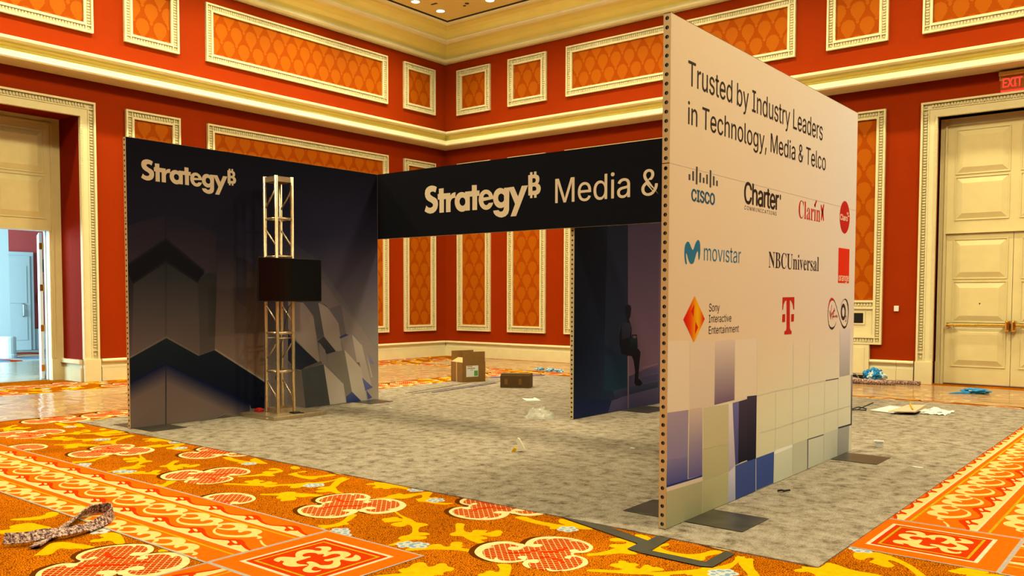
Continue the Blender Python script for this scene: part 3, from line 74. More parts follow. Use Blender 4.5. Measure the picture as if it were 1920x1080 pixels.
# ------------------------------------------------------------------ materials
def s2l(c):
    c = c/255; return c/12.92 if c <= .04045 else ((c+.055)/1.055)**2.4
def nodes(name):
    m = bpy.data.materials.new(name); m.use_nodes = True; nt = m.node_tree; b = nt.nodes['Principled BSDF']; return m, nt, b
def mat(name, col, rough=.6, metal=0, spec=.3, noise_amt=0, noise_scale=8, bump=0, bump_scale=60, emit=None, emit_s=0, stretch=(1, 1, 1)):
    m, nt, b = nodes(name); N = nt.nodes.new; L = nt.links.new
    b.inputs['Base Color'].default_value = (*col, 1); b.inputs['Roughness'].default_value = rough
    b.inputs['Metallic'].default_value = metal; b.inputs['Specular IOR Level'].default_value = spec
    tc = N('ShaderNodeTexCoord'); mp = N('ShaderNodeMapping'); mp.inputs['Scale'].default_value = stretch; L(tc.outputs['Object'], mp.inputs[0])
    if noise_amt:
        n = N('ShaderNodeTexNoise'); n.inputs['Scale'].default_value = noise_scale; n.inputs['Detail'].default_value = 5; L(mp.outputs[0], n.inputs['Vector'])
        mr = N('ShaderNodeMapRange'); mr.inputs['From Min'].default_value = .3; mr.inputs['From Max'].default_value = .7
        mr.inputs['To Min'].default_value = 1-noise_amt; mr.inputs['To Max'].default_value = 1+noise_amt; L(n.outputs[0], mr.inputs[0])
        mx = N('ShaderNodeVectorMath'); mx.operation = 'SCALE'; mx.inputs[0].default_value = col; L(mr.outputs[0], mx.inputs['Scale']); L(mx.outputs[0], b.inputs['Base Color'])
    if bump:
        n2 = N('ShaderNodeTexNoise'); n2.inputs['Scale'].default_value = bump_scale; n2.inputs['Detail'].default_value = 3; L(mp.outputs[0], n2.inputs['Vector'])
        bp = N('ShaderNodeBump'); bp.inputs['Strength'].default_value = bump; bp.inputs['Distance'].default_value = .01; L(n2.outputs[0], bp.inputs['Height']); L(bp.outputs[0], b.inputs['Normal'])
    if emit: b.inputs['Emission Color'].default_value = (*emit, 1); b.inputs['Emission Strength'].default_value = emit_s
    return m
def attr_mat(name, rough=.8, spec=.04):
    m, nt, b = nodes(name); a = nt.nodes.new('ShaderNodeVertexColor'); a.layer_name = 'Col'
    nt.links.new(a.outputs[0], b.inputs['Base Color']); b.inputs['Roughness'].default_value = rough; b.inputs['Specular IOR Level'].default_value = spec; return m
def ramp(nt, stops):
    r = nt.nodes.new('ShaderNodeValToRGB'); e = r.color_ramp.elements
    while len(e) < len(stops): e.new(.5)
    for i, (p, c) in enumerate(stops): e[i].position = p; e[i].color = (*c, 1)
    return r
MT = {}
MT['red'] = mat('red_wall_paint', (.335, .029, .0003), .75, spec=.06, noise_amt=.03, noise_scale=3, bump=.03, bump_scale=200)
MT['darkred'] = mat('dark_red_jamb', (.26, .012, .001), .7, spec=.06)  # darker red than the walls, used inside the left doorway
MT['trim'] = mat('cream_trim_paint', (.90, .78, .47), .42, noise_amt=.03, noise_scale=6)
MT['cove'] = mat('gold_cove_paint', (.92, .73, .19), .24, spec=.7, noise_amt=.03, noise_scale=2)
MT['ceil'] = mat('ceiling_paint', (.92, .70, .26), .7)
MT['door'] = mat('cream_door_paint', (.84, .70, .37), .42, noise_amt=.03, noise_scale=5)
MT['fab'] = mat('damask_ground', (.39, .064, .0004), .7, spec=.06, bump=.05, bump_scale=300)
MT['fabm'] = mat('damask_motif', (.48, .108, .0008), .6, spec=.08)
MT['brass'] = mat('polished_brass', (.85, .56, .12), .22, metal=1)
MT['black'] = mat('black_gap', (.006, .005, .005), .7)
MT['blackpl'] = mat('black_plastic', (.012, .012, .013), .35)
MT['screen'] = mat('dark_screen', (.004, .004, .005), .12, spec=.5)
MT['alu'] = mat('anodised_profile', (.66, .50, .29), .45, metal=.15, spec=.3)
MT['hole'] = mat('hole_black', (.012, .014, .012), .6)
MT['slot'] = mat('hole_insert', (.10, .11, .09), .5)
MT['truss'] = mat('truss_aluminium', (.62, .50, .34), .36, metal=.9, noise_amt=.1, noise_scale=20)
MT['plate'] = mat('steel_plate', (.085, .078, .066), .36, metal=.6, noise_amt=.3, noise_scale=6)
MT['white'] = mat('white_plastic', (.85, .83, .80), .4)
MT['card'] = mat('cardboard', (.26, .125, .028), .75, noise_amt=.08, noise_scale=12, bump=.08, bump_scale=90)
MT['card_shade'] = mat('shaded_cardboard', (.13, .07, .02), .8, noise_amt=.08, noise_scale=12)  # same cardboard as the open box, with shade put into its colour
MT['cardd'] = mat('cardboard_inside', (.60, .37, .16), .75)
MT['tape'] = mat('dark_floor_tape', (.042, .040, .030), .5, noise_amt=.15, noise_scale=8)
MT['paper'] = mat('white_paper', (.86, .86, .80), .6)
MT['print'] = attr_mat('printed_fabric')
MT['cream_letter'] = mat('cream_letter_print', (.78, .62, .46), .55)
MT['blk_ink'] = mat('black_ink', (.012, .011, .012), .5)
MT['navy_ink'] = mat('navy_ink', (.012, .014, .030), .5)
MT['teal_ink'] = mat('teal_ink', (.010, .085, .17), .5)
MT['slate_ink'] = mat('slate_ink', (.055, .060, .065), .5)
MT['teal2_ink'] = mat('bright_teal_ink', (.010, .155, .33), .5)
MT['crim_ink'] = mat('crimson_ink', (.50, .006, .008), .5)
MT['red_ink'] = mat('bright_red_ink', (.72, .018, .003), .5)
MT['pale_ink'] = mat('pale_ink', (.86, .76, .62), .5)
MT['backing'] = mat('grey_panel_back', (.10, .10, .11), .7)
MT['cable'] = mat('cable_rubber', (.03, .03, .03), .5)
MT['gcable'] = mat('grey_cable', (.16, .15, .13), .5)
MT['redpl'] = mat('red_plastic', (.55, .015, .01), .4)
MT['blue'] = mat('blue_nitrile', (.02, .25, .62), .4, noise_amt=.3, noise_scale=40)
MT['lblue'] = mat('pale_blue_lining', (.70, .82, .86), .5)
MT['strip'] = mat('grey_metal_strip', (.45, .42, .44), .35, metal=.7)
MT['purple'] = mat('violet_strip', (.16, .13, .30), .45)
MT['lamp'] = mat('lamp_glow', (1, .9, .7), .5, emit=(1, .88, .66), emit_s=14)
MT['exit'] = mat('exit_red_glow', (.9, .02, .02), .4, emit=(1, .02, .02), emit_s=2.2)
MT['gold'] = mat('exit_brass_housing', (.75, .45, .10), .35, metal=.4)
MT['pink_wall'] = mat('foyer_red_paint', (.75, .10, .09), .6)
MT['foy_white'] = mat('foyer_white_paint', (.80, .84, .84), .5)
def glass_mat(name, col, trans, rough, diff):
    m, nt, b = nodes(name); N = nt.nodes.new; L = nt.links.new
    t = N('ShaderNodeBsdfTransparent'); b.inputs['Base Color'].default_value = (*col, 1); b.inputs['Roughness'].default_value = rough; b.inputs['Specular IOR Level'].default_value = .6
    tc = N('ShaderNodeTexCoord'); mp = N('ShaderNodeMapping'); mp.inputs['Scale'].default_value = diff; L(tc.outputs['Object'], mp.inputs[0])
    n = N('ShaderNodeTexNoise'); n.inputs['Scale'].default_value = 1; n.inputs['Detail'].default_value = 3; L(mp.outputs[0], n.inputs['Vector'])
    bp = N('ShaderNodeBump'); bp.inputs['Strength'].default_value = .35; bp.inputs['Distance'].default_value = .03; L(n.outputs[0], bp.inputs['Height']); L(bp.outputs[0], b.inputs['Normal'])
    lw = N('ShaderNodeLayerWeight'); lw.inputs['Blend'].default_value = .35
    mr = N('ShaderNodeMapRange'); mr.inputs['To Min'].default_value = trans; mr.inputs['To Max'].default_value = .28; L(lw.outputs['Facing'], mr.inputs[0])
    mx = N('ShaderNodeMixShader'); L(mr.outputs[0], mx.inputs[0]); L(b.outputs[0], mx.inputs[1]); L(t.outputs[0], mx.inputs[2])
    L(mx.outputs[0], nt.nodes['Material Output'].inputs['Surface']); return m
MT['film'] = glass_mat('clear_floor_film', (.72, .49, .26), .62, .10, (1.6, 6, 1))
MT['acryl'] = glass_mat('clear_acrylic', (.55, .25, .05), .75, .1, (1, 1, 1))
MT['bag'] = glass_mat('clear_plastic_bag', (.94, .92, .80), .58, .10, (24, 24, 24))
def crackle():
    m, nt, b = nodes('carpet_crackle_field'); N = nt.nodes.new; L = nt.links.new
    tc = N('ShaderNodeTexCoord'); v = N('ShaderNodeTexVoronoi'); v.feature = 'DISTANCE_TO_EDGE'; v.inputs['Scale'].default_value = 70; L(tc.outputs['Object'], v.inputs['Vector'])
    r = ramp(nt, [(.0, (.13, .026, .002)), (.07, (.17, .034, .002)), (.18, (.64, .168, .003)), (1, (.70, .195, .004))]); L(v.outputs['Distance'], r.inputs[0])
    n = N('ShaderNodeTexNoise'); n.inputs['Scale'].default_value = 1.6; L(tc.outputs['Object'], n.inputs['Vector'])
    r2_ = ramp(nt, [(.35, (.8, .8, .8)), (.65, (1.1, 1.1, 1.1))]); L(n.outputs[0], r2_.inputs[0])
    mx = N('ShaderNodeMix'); mx.data_type = 'RGBA'; mx.blend_type = 'MULTIPLY'; mx.inputs[0].default_value = 1; L(r.outputs[0], mx.inputs[6]); L(r2_.outputs[0], mx.inputs[7])
    L(mx.outputs[2], b.inputs['Base Color']); b.inputs['Roughness'].default_value = .9; b.inputs['Specular IOR Level'].default_value = .0; return m
def lattice():
    m, nt, b = nodes('carpet_lattice'); N = nt.nodes.new; L = nt.links.new
    tc = N('ShaderNodeTexCoord'); mp = N('ShaderNodeMapping'); mp.inputs['Rotation'].default_value = (0, 0, math.radians(45)); mp.inputs['Scale'].default_value = (1/.036, 1/.036, 1); L(tc.outputs['Object'], mp.inputs[0])
    sx = N('ShaderNodeSeparateXYZ'); L(mp.outputs[0], sx.inputs[0]); outs = []
    for k in (0, 1):
        f = N('ShaderNodeMath'); f.operation = 'FRACT'; L(sx.outputs[k], f.inputs[0]); g = N('ShaderNodeMath'); g.operation = 'LESS_THAN'; g.inputs[1].default_value = .17; L(f.outputs[0], g.inputs[0]); outs.append(g)
    mxm = N('ShaderNodeMath'); mxm.operation = 'MAXIMUM'; L(outs[0].outputs[0], mxm.inputs[0]); L(outs[1].outputs[0], mxm.inputs[1])
    mx = N('ShaderNodeMix'); mx.data_type = 'RGBA'; L(mxm.outputs[0], mx.inputs[0]); mx.inputs[6].default_value = (.40, .026, .004, 1); mx.inputs[7].default_value = (.74, .38, .11, 1)
    L(mx.outputs[2], b.inputs['Base Color']); b.inputs['Roughness'].default_value = .9; b.inputs['Specular IOR Level'].default_value = .0; return m
def greycarpet():
    m, nt, b = nodes('grey_heather_carpet'); N = nt.nodes.new; L = nt.links.new
    tc = N('ShaderNodeTexCoord')
    n1 = N('ShaderNodeTexNoise'); n1.inputs['Scale'].default_value = 7.5; n1.inputs['Detail'].default_value = 8; n1.inputs['Roughness'].default_value = .72; L(tc.outputs['Object'], n1.inputs['Vector'])
    n2 = N('ShaderNodeTexNoise'); n2.inputs['Scale'].default_value = 90; n2.inputs['Detail'].default_value = 3; L(tc.outputs['Object'], n2.inputs['Vector'])
    r = ramp(nt, [(.35, (.13, .096, .068)), (.44, (.28, .225, .172)), (.53, (.37, .308, .248)), (.66, (.45, .38, .315))]); L(n1.outputs[0], r.inputs[0])
    r_ = ramp(nt, [(.3, (.62, .62, .62)), (.7, (1.15, 1.15, 1.15))]); L(n2.outputs[0], r_.inputs[0])
    mx = N('ShaderNodeMix'); mx.data_type = 'RGBA'; mx.blend_type = 'MULTIPLY'; mx.inputs[0].default_value = 1; L(r.outputs[0], mx.inputs[6]); L(r_.outputs[0], mx.inputs[7])
    L(mx.outputs[2], b.inputs['Base Color']); b.inputs['Roughness'].default_value = .95; b.inputs['Specular IOR Level'].default_value = .05
    bp = N('ShaderNodeBump'); bp.inputs['Strength'].default_value = .5; bp.inputs['Distance'].default_value = .004; L(n2.outputs[0], bp.inputs['Height']); L(bp.outputs[0], b.inputs['Normal']); return m
def speckle(name, a, c, d, sc):
    m, nt, b = nodes(name); N = nt.nodes.new; L = nt.links.new
    tc = N('ShaderNodeTexCoord'); v = N('ShaderNodeTexNoise'); v.inputs['Scale'].default_value = sc; v.inputs['Detail'].default_value = 4; v.inputs['Roughness'].default_value = .8; L(tc.outputs['Object'], v.inputs['Vector'])
    r = ramp(nt, [(.0, a), (.47, c), (.56, d)]); r.color_ramp.interpolation = 'CONSTANT'; L(v.outputs[0], r.inputs[0]); L(r.outputs[0], b.inputs['Base Color']); b.inputs['Roughness'].default_value = .9; return m
def carp(name, c): return mat(name, c, .95, spec=.0, noise_amt=.10, noise_scale=30, bump=.15, bump_scale=250)
MT['field'] = crackle(); MT['latt'] = lattice(); MT['grey'] = greycarpet()
MT['c_or'] = carp('carpet_orange', (.70, .118, .004)); MT['c_cr'] = carp('carpet_cream', (.80, .49, .175)); MT['c_ye'] = carp('carpet_yellow', (.76, .36, .003))
MT['c_red'] = carp('carpet_red', (.52, .034, .003)); MT['c_dk'] = carp('carpet_brown', (.10, .024, .003)); MT['c_lime'] = carp('carpet_lime', (.44, .30, .010))
MT['c_gry'] = carp('carpet_grey_line', (.40, .33, .30)); MT['c_pk'] = carp('carpet_pink_line', (.86, .52, .36)); MT['c_blu'] = carp('carpet_blue', (.20, .30, .42)); MT['c_ltb'] = carp('carpet_pale_blue', (.50, .51, .50))
MT['c_crp'] = carp('carpet_pale_cream', (.80, .56, .27))
MT['spk'] = speckle('speckled_carpet_pile', (.035, .015, .02), (.36, .19, .17), (.80, .60, .50), 55)
# ------------------------------------------------------------------ mesh builder
class MB:
    def __init__(s, T=None): s.v = []; s.f = []; s.m = []; s.c = []; s.T = T or (lambda a, b, c: (a, b, c)); s.col = (1, 1, 1)
    def add(s, pts, faces, m=0, cols=None):
        n = len(s.v); s.v += [s.T(*p) for p in pts]
        s.c += cols if cols else [s.col]*len(pts)
        for f in faces: s.f.append([i+n for i in f]); s.m.append(m)
    def box(s, x0, x1, y0, y1, z0, z1, m=0):
        s.add([(x0, y0, z0), (x1, y0, z0), (x1, y1, z0), (x0, y1, z0), (x0, y0, z1), (x1, y0, z1), (x1, y1, z1), (x0, y1, z1)],
              [(0, 3, 2, 1), (4, 5, 6, 7), (0, 1, 5, 4), (1, 2, 6, 5), (2, 3, 7, 6), (3, 0, 4, 7)], m)
    def frustum(s, a, b, m=0):      # two quads (4 points each)
        s.add(list(a)+list(b), [(0, 3, 2, 1), (4, 5, 6, 7), (0, 1, 5, 4), (1, 2, 6, 5), (2, 3, 7, 6), (3, 0, 4, 7)], m)
    def quad(s, p, m=0, cols=None): s.add(p, [tuple(range(len(p)))], m, cols)
    def poly2(s, outer, fn, m=0, holes=(), cols=None):   # concave 2D polygon placed by fn(a,b)
        loops = [[Vector((a, b, 0)) for a, b in outer]]+[[Vector((a, b, 0)) for a, b in h] for h in holes]
        flat = [p for l in loops for p in l]
        tri = tessellate_polygon(loops)
        s.add([fn(p.x, p.y) for p in flat], [tuple(t) for t in tri], m, [cols(p.x, p.y) for p in flat] if cols else None)
    def prism(s, outer, fa, fb, m=0):                    # 2D polygon extruded between two placements
        n = len(outer); tri = tessellate_polygon([[Vector((a, b, 0)) for a, b in outer]])
        s.add([fa(a, b) for a, b in outer]+[fb(a, b) for a, b in outer], [tuple(t) for t in tri]+[tuple(i+n for i in reversed(t)) for t in tri]+[(i, (i+1) % n, (i+1) % n+n, i+n) for i in range(n)], m)
    def tube(s, pts, r, n=10, m=0, cap=True):
        pts = [Vector(p) for p in pts]; rings = []
        for i, p in enumerate(pts):
            d = (pts[min(i+1, len(pts)-1)]-pts[max(i-1, 0)]).normalized()
            a = d.orthogonal().normalized() if i == 0 else (rings_a-d*rings_a.dot(d)).normalized()
            rings_a = a; b = d.cross(a); rr = r[i] if isinstance(r, (list, tuple)) else r
            rings.append([p+rr*(math.cos(2*math.pi*k/n)*a+math.sin(2*math.pi*k/n)*b) for k in range(n)])
        v = [tuple(q) for ring in rings for q in ring]; f = []
        for i in range(len(pts)-1):
            for k in range(n): f.append((i*n+k, i*n+(k+1) % n, (i+1)*n+(k+1) % n, (i+1)*n+k))
        if cap: f += [tuple(range(n-1, -1, -1)), tuple((len(pts)-1)*n+k for k in range(n))]
        s.add(v, f, m)
    def lathe(s, prof, c, n=24, m=0):                    # profile (r,z) about a vertical axis
        v = []; f = []
        for r, z in prof: v += [(c[0]+r*math.cos(2*math.pi*k/n), c[1]+r*math.sin(2*math.pi*k/n), c[2]+z) for k in range(n)]
        for i in range(len(prof)-1):
            for k in range(n): f.append((i*n+k, i*n+(k+1) % n, (i+1)*n+(k+1) % n, (i+1)*n+k))
        s.add(v, f, m)
    def build(s, name, mats, parent=None, smooth=False, recalc=True, bevel=0):
        me = bpy.data.meshes.new(name); me.from_pydata(s.v, [], s.f)
        mats = mats if isinstance(mats, (list, tuple)) else [mats]
        for x in mats: me.materials.append(MT[x])
        for p, mi in zip(me.polygons, s.m): p.material_index = mi; p.use_smooth = smooth
        ca = me.color_attributes.new('Col', 'FLOAT_COLOR', 'POINT')
        ca.data.foreach_set('color', [x for c in s.c for x in (*c, 1)])
        if recalc:
            bm = bmesh.new(); bm.from_mesh(me); bmesh.ops.recalc_face_normals(bm, faces=bm.faces); bm.to_mesh(me); bm.free()
        o = bpy.data.objects.new(name, me); COL.objects.link(o)
        if parent: o.parent = parent; o.matrix_parent_inverse = Matrix.Translation(-parent.location)
        if bevel:
            b = o.modifiers.new('bevel', 'BEVEL'); b.width = bevel; b.segments = 2; b.limit_method = 'ANGLE'
        return o
def recenter(o):                                         # put a one-mesh thing's origin at its base
    xs = [v.co for v in o.data.vertices]
    c = Vector(((min(p.x for p in xs)+max(p.x for p in xs))/2, (min(p.y for p in xs)+max(p.y for p in xs))/2, min(p.z for p in xs)))
    o.data.transform(Matrix.Translation(-c)); o.location = c
    return o
def tag(o, label, cat, group=None, kind=None):
    o['label'] = label; o['category'] = cat
    if group: o['group'] = group
    if kind: o['kind'] = kind
    return o
def thing(name, label, cat, loc=(0, 0, 0), group=None):
    o = bpy.data.objects.new(name, None); o.empty_display_size = .2; o.location = loc; COL.objects.link(o); return tag(o, label, cat, group)
def struct(o): o['kind'] = 'structure'; return o
def TL(u, w, z): return (XL+w, u, z)        # left wall: u along Y, w out of the wall
def TR(u, w, z): return (u, YR-w, z)        # right wall: u along X
def clip(poly, axis, val, keep_less):
    out = []
    for i in range(len(poly)):
        a = poly[i]; b = poly[(i+1) % len(poly)]
        ia = (a[axis] <= val) == keep_less or a[axis] == val; ib = (b[axis] <= val) == keep_less or b[axis] == val
        if ia: out.append(a)
        if ia != ib:
            t = (val-a[axis])/(b[axis]-a[axis]); out.append((a[0]+t*(b[0]-a[0]), a[1]+t*(b[1]-a[1])))
    return out
def cliprect(p, x0, x1, y0, y1):
    for ax, v, k in ((0, x0, False), (0, x1, True), (1, y0, False), (1, y1, True)):
        if len(p) < 3: return []
        p = clip(p, ax, v, k)
    return p if len(p) > 2 else []
def chaikin(p, it=1):
    for _ in range(it):
        q = []
        for i in range(len(p)):
            a = p[i]; b = p[(i+1) % len(p)]
            q += [(a[0]*.75+b[0]*.25, a[1]*.75+b[1]*.25), (a[0]*.25+b[0]*.75, a[1]*.25+b[1]*.75)]
        p = q
    return p
# ------------------------------------------------------------------ lettering
FD = os.path.join(bpy.utils.system_resource('DATAFILES'), 'fonts')
def font(n):
    try: return bpy.data.fonts.load(os.path.join(FD, n))
    except Exception: return None
INTER = font('Inter.woff2'); SERIF = font('NotoSansMath-Regular.woff2')
def glyphs(text, fnt, spacing=1.0):
    cu = bpy.data.curves.new('t', 'FONT'); cu.body = text; cu.fill_mode = 'FRONT'; cu.resolution_u = 4
    if fnt: cu.font = fnt
    cu.offset = -.003; cu.space_character = spacing
    o = bpy.data.objects.new('t', cu); COL.objects.link(o); dg = bpy.context.evaluated_depsgraph_get()
    me = bpy.data.meshes.new_from_object(o.evaluated_get(dg)); v = [(q.co.x, q.co.y) for q in me.vertices]; f = [tuple(p.vertices) for p in me.polygons]
    bpy.data.objects.remove(o); bpy.data.curves.remove(cu); bpy.data.meshes.remove(me); return v, f
CAPH = {}
def text_on(mb, text, rect, place, fnt=None, weight=0, m=0, spacing=1.0, href='T', lift=(2e-5, 0, 0)):
    # weight (metres) thickens the strokes by laying slightly shifted copies over each other
    fnt = fnt or INTER; a0, a1, b0, b1 = rect
    v, f = glyphs(text, fnt, spacing); key = (fnt.name if fnt else '', href)
    if key not in CAPH: hv, _ = glyphs(href, fnt); CAPH[key] = max(q[1] for q in hv)
    xs = [q[0] for q in v]; x0, x1 = min(xs), max(xs); ch = CAPH[key]
    shifts = [(0, 0)] if weight <= 0 else [(-weight, 0), (weight, 0), (0, 0), (-weight*.5, weight*.5), (weight*.5, -weight*.5)]
    for k, (dx, dz) in enumerate(shifts):
        pts = [place(a0+abs(weight)+(x-x0)/(x1-x0)*(a1-a0-2*abs(weight))+dx, b0+y/ch*(b1-b0)+dz) for x, y in v]
        mb.add([(p[0]+lift[0]*k, p[1]+lift[1]*k, p[2]+lift[2]*k) for p in pts], f, m)
def stroke(mb, pts, w, place, m=0):
    n = len(pts); L_ = []; R_ = []
    for i in range(n):
        a = Vector(pts[max(i-1, 0)]); b = Vector(pts[min(i+1, n-1)]); d = (b-a).normalized(); nn = Vector((-d.y, d.x)); p = Vector(pts[i]); ww = w[min(i, len(w)-1)] if isinstance(w, list) else w
        L_.append(place(*(p+nn*ww/2))); R_.append(place(*(p-nn*ww/2)))
    mb.add(L_+R_, [(i, i+1, n+i+1, n+i) for i in range(n-1)], m)
# ================================================================== FLOOR: patterned ballroom carpet
FM = ['field', 'c_ye', 'c_dk', 'c_cr', 'latt', 'c_red', 'c_or', 'c_gry', 'c_lime', 'c_pk', 'c_ltb', 'c_blu', 'c_crp']
FI = {k: i for i, k in enumerate(FM)}
fb = MB()
fb.quad([(XL-1.0, YS, ZF), (XE, YS, ZF), (XE, YR+1.2, ZF), (XL-1.0, YR+1.2, ZF)], FI['field'])
LAYN = {}
def lay(poly, layer, mk, smooth=1):
    if len(poly) < 3: return
    p = chaikin(poly, smooth) if smooth else poly
    LAYN[layer] = LAYN.get(layer, 0)+1; z = ZF+.00025*layer+4e-6*(LAYN[layer] % 50)
    fb.poly2(p, lambda a, b: (a, b, z), FI[mk])
PX_ = 3.70
def visible(x, y):
    if not (XL < x < 13 and -9.5 < y < YR): return False
    return not (-.6 < x < 7.8 and -3.6 < y < 4.7)
def shifted(p, dx, dy): return [(a+dx, b+dy) for a, b in p]
def cen2(p): return sum(a for a, b in p)/len(p), sum(b for a, b in p)/len(p)
for k in (-4, -3, -2, -1, 0, 1):
    for m_ in range(0, 9):
        for p in VINES:
            q = shifted(p, PX_*k+.93*(m_ % 2), 1.40*m_); cx, cy = cen2(q)
            if (visible(cx, cy) or m_ == 0) and (m_ == 0 or cx < 1 or cy > 4.6): lay(q, 1, 'c_ye')
        for fx, fy in FLOWERS[:-1]:
            x, y = fx+PX_*k+.93*(m_ % 2), fy+1.40*m_
            if not visible(x, y): continue
            for a in range(5):
                an = a*1.2566+fx; r_ = .034; lay([(x+.045*math.cos(an)+r_*math.cos(t*.785), y+.045*math.sin(an)+r_*math.sin(t*.785)) for t in range(8)], 2, 'c_ltb', 0)
                lay([(x+.045*math.cos(an)+.017*math.cos(t*1.05), y+.045*math.sin(an)+.017*math.sin(t*1.05)) for t in range(6)], 3, 'c_blu', 0)
            lay([(x+.014*math.cos(t*1.05), y+.014*math.sin(t*1.05)) for t in range(6)], 4, 'c_ltb', 0)
for k in (-1, 0, 1):
    for p in LOWV: lay(shifted(p, PX_*k, 0), 1, 'c_ye')
    fx, fy = FLOWERS[-1]
    for a in range(5):
        an = a*1.2566; lay([(fx+PX_*k+.045*math.cos(an)+.03*math.cos(t*.785), fy+.045*math.sin(an)+.03*math.sin(t*.785)) for t in range(8)], 2, 'c_ltb', 0)
def trefoil(cx, cy, deg, sc=1.0):
    c, s_ = math.cos(math.radians(deg))*sc, math.sin(math.radians(deg))*sc
    R = lambda p: [(cx+a*c-b*s_, cy+a*s_+b*c) for a, b in p]
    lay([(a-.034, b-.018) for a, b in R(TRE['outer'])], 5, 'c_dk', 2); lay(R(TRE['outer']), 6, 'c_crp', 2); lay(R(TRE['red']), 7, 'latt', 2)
    for p in TRE['swoosh']: lay(R(p), 8, 'c_red')
    for p in TRE['curls']: lay(R(p), 9, 'c_crp', 2)
for k in (-4, -3, -2, -1, 0, 1):
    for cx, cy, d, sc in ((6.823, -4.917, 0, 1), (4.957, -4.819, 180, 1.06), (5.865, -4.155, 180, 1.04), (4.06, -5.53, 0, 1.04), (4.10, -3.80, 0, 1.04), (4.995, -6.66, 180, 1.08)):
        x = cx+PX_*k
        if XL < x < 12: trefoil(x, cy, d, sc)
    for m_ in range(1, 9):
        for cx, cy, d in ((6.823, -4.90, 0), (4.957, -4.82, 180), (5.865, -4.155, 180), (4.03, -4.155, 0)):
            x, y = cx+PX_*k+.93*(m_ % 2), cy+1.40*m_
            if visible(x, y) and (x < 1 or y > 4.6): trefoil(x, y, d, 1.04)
PER = .4605
def interp(t, tab):
    u = tab[0][0]+((t-tab[0][0]) % PER)
    for (a, va), (b, vb) in zip(tab, tab[1:]):
        if a <= u <= b: return va+(vb-va)*(u-a)/(b-a)
    return tab[-1][1]
WT = [q for q in BM['wtop'] if 3.77 < q[0] < 4.26]; WB = [q for q in BM['wbot'] if 3.77 < q[0] < 4.26]
WT = WT+[(WT[0][0]+PER, WT[0][1])]; WB = WB+[(WB[0][0]+PER, WB[0][1])]
def band(fn, u_end, length, vs=1.0, hatch=False):
    # fn(u, v) -> floor; u runs towards u_end, v across; pattern is cut at u_end
    def put(p, layer, mk, smooth=1):
        p = clip(clip(clip(p, 0, u_end, True), 1, .652, True), 1, -.255, False)
        if len(p) > 2: lay([fn(a, b*vs) for a, b in (chaikin(p, smooth) if smooth else p)], layer, mk, 0)
    u0 = u_end-length
    rect = lambda a, b: [(u0, a), (u_end, a), (u_end, b), (u0, b)]
    put(rect(-.255, .655), 10, 'c_or', 0)
    for sh in (0, -.44):
        n = int(length/.023); us = [u0+length*i/n for i in range(n+1)]
        for i0 in range(0, n, 20):
            seg = us[i0:i0+21]
            put([(t, interp(t, WB)+sh) for t in seg]+[(t, .391+sh) for t in reversed(seg)], 11, 'c_cr', 0)
            put([(t, interp(t, WT)+sh) for t in seg]+[(t, interp(t, WB)+sh+.004) for t in reversed(seg)], 12, 'c_red', 0)
        put(rect(.388+sh, .400+sh), 12, 'c_pk', 0)
    for v in (0, .465): put(rect(v-.008, v+.008), 11, 'c_lime', 0)
    put([(u_end-.0, -.255), (u_end, .655), (u_end-.012, .655), (u_end-.012, -.255)], 13, 'c_gry', 0)
    k = 0
    while k*PER < length:
        d = -k*PER
        for sh in (0, .465):
            put([(a+d+4.883, b+sh) for a, b in BM['leaf']], 12, 'c_cr'); put([(a+d+4.883, b+sh) for a, b in BM['cres']], 13, 'c_cr')
        for sh in (0, -.44):
            c_ = [(a+d+PER*2, b+sh) for a, b in BM['comma']]
            for q in (c_, ): put(q, 13, 'c_red')
        k += 1
    for sh in (0, .465): put([(a+4.883, b+sh) for a, b in BM['stub']], 13, 'c_cr')
    for v in (-.262, .652): 
        lay([fn(u0, v*vs), fn(u_end, v*vs), fn(u_end, (v+.018)*vs), fn(u0, (v+.018)*vs)], 14, 'c_gry', 0)
def square(cx, cy, h=.457):
    q = lambda r: [(cx-r, cy-r), (cx+r, cy-r), (cx+r, cy+r), (cx-r, cy+r)]
    lay(q(h), 10, 'c_gry', 0); lay(q(h-.016), 11, 'c_or', 0); lay(q(.325), 12, 'c_pk', 0); lay(q(.300), 13, 'c_red', 0); lay(q(.266), 14, 'c_lime', 0); lay(q(.250), 15, 'c_red', 0)
    lay([(cx+a, cy+b) for a, b in ORN[0]], 16, 'c_cr')
band(lambda u, v: (u, -5.664-v), 5.400, 12.2)
square(5.857, -5.86)
band(lambda u, v: (8.41+v, -2.64-(u-5.40)), 5.40, 10.8, 1.07)
square(8.660, -3.098)
band(lambda u, v: (5.664+v, -6.318+(u-5.40)-.0), 5.40, 3.4)
band(lambda u, v: (9.118-(u-5.40), -2.90-v), 5.40, 4.0)
floor = struct(fb.build('floor', FM, recalc=False))
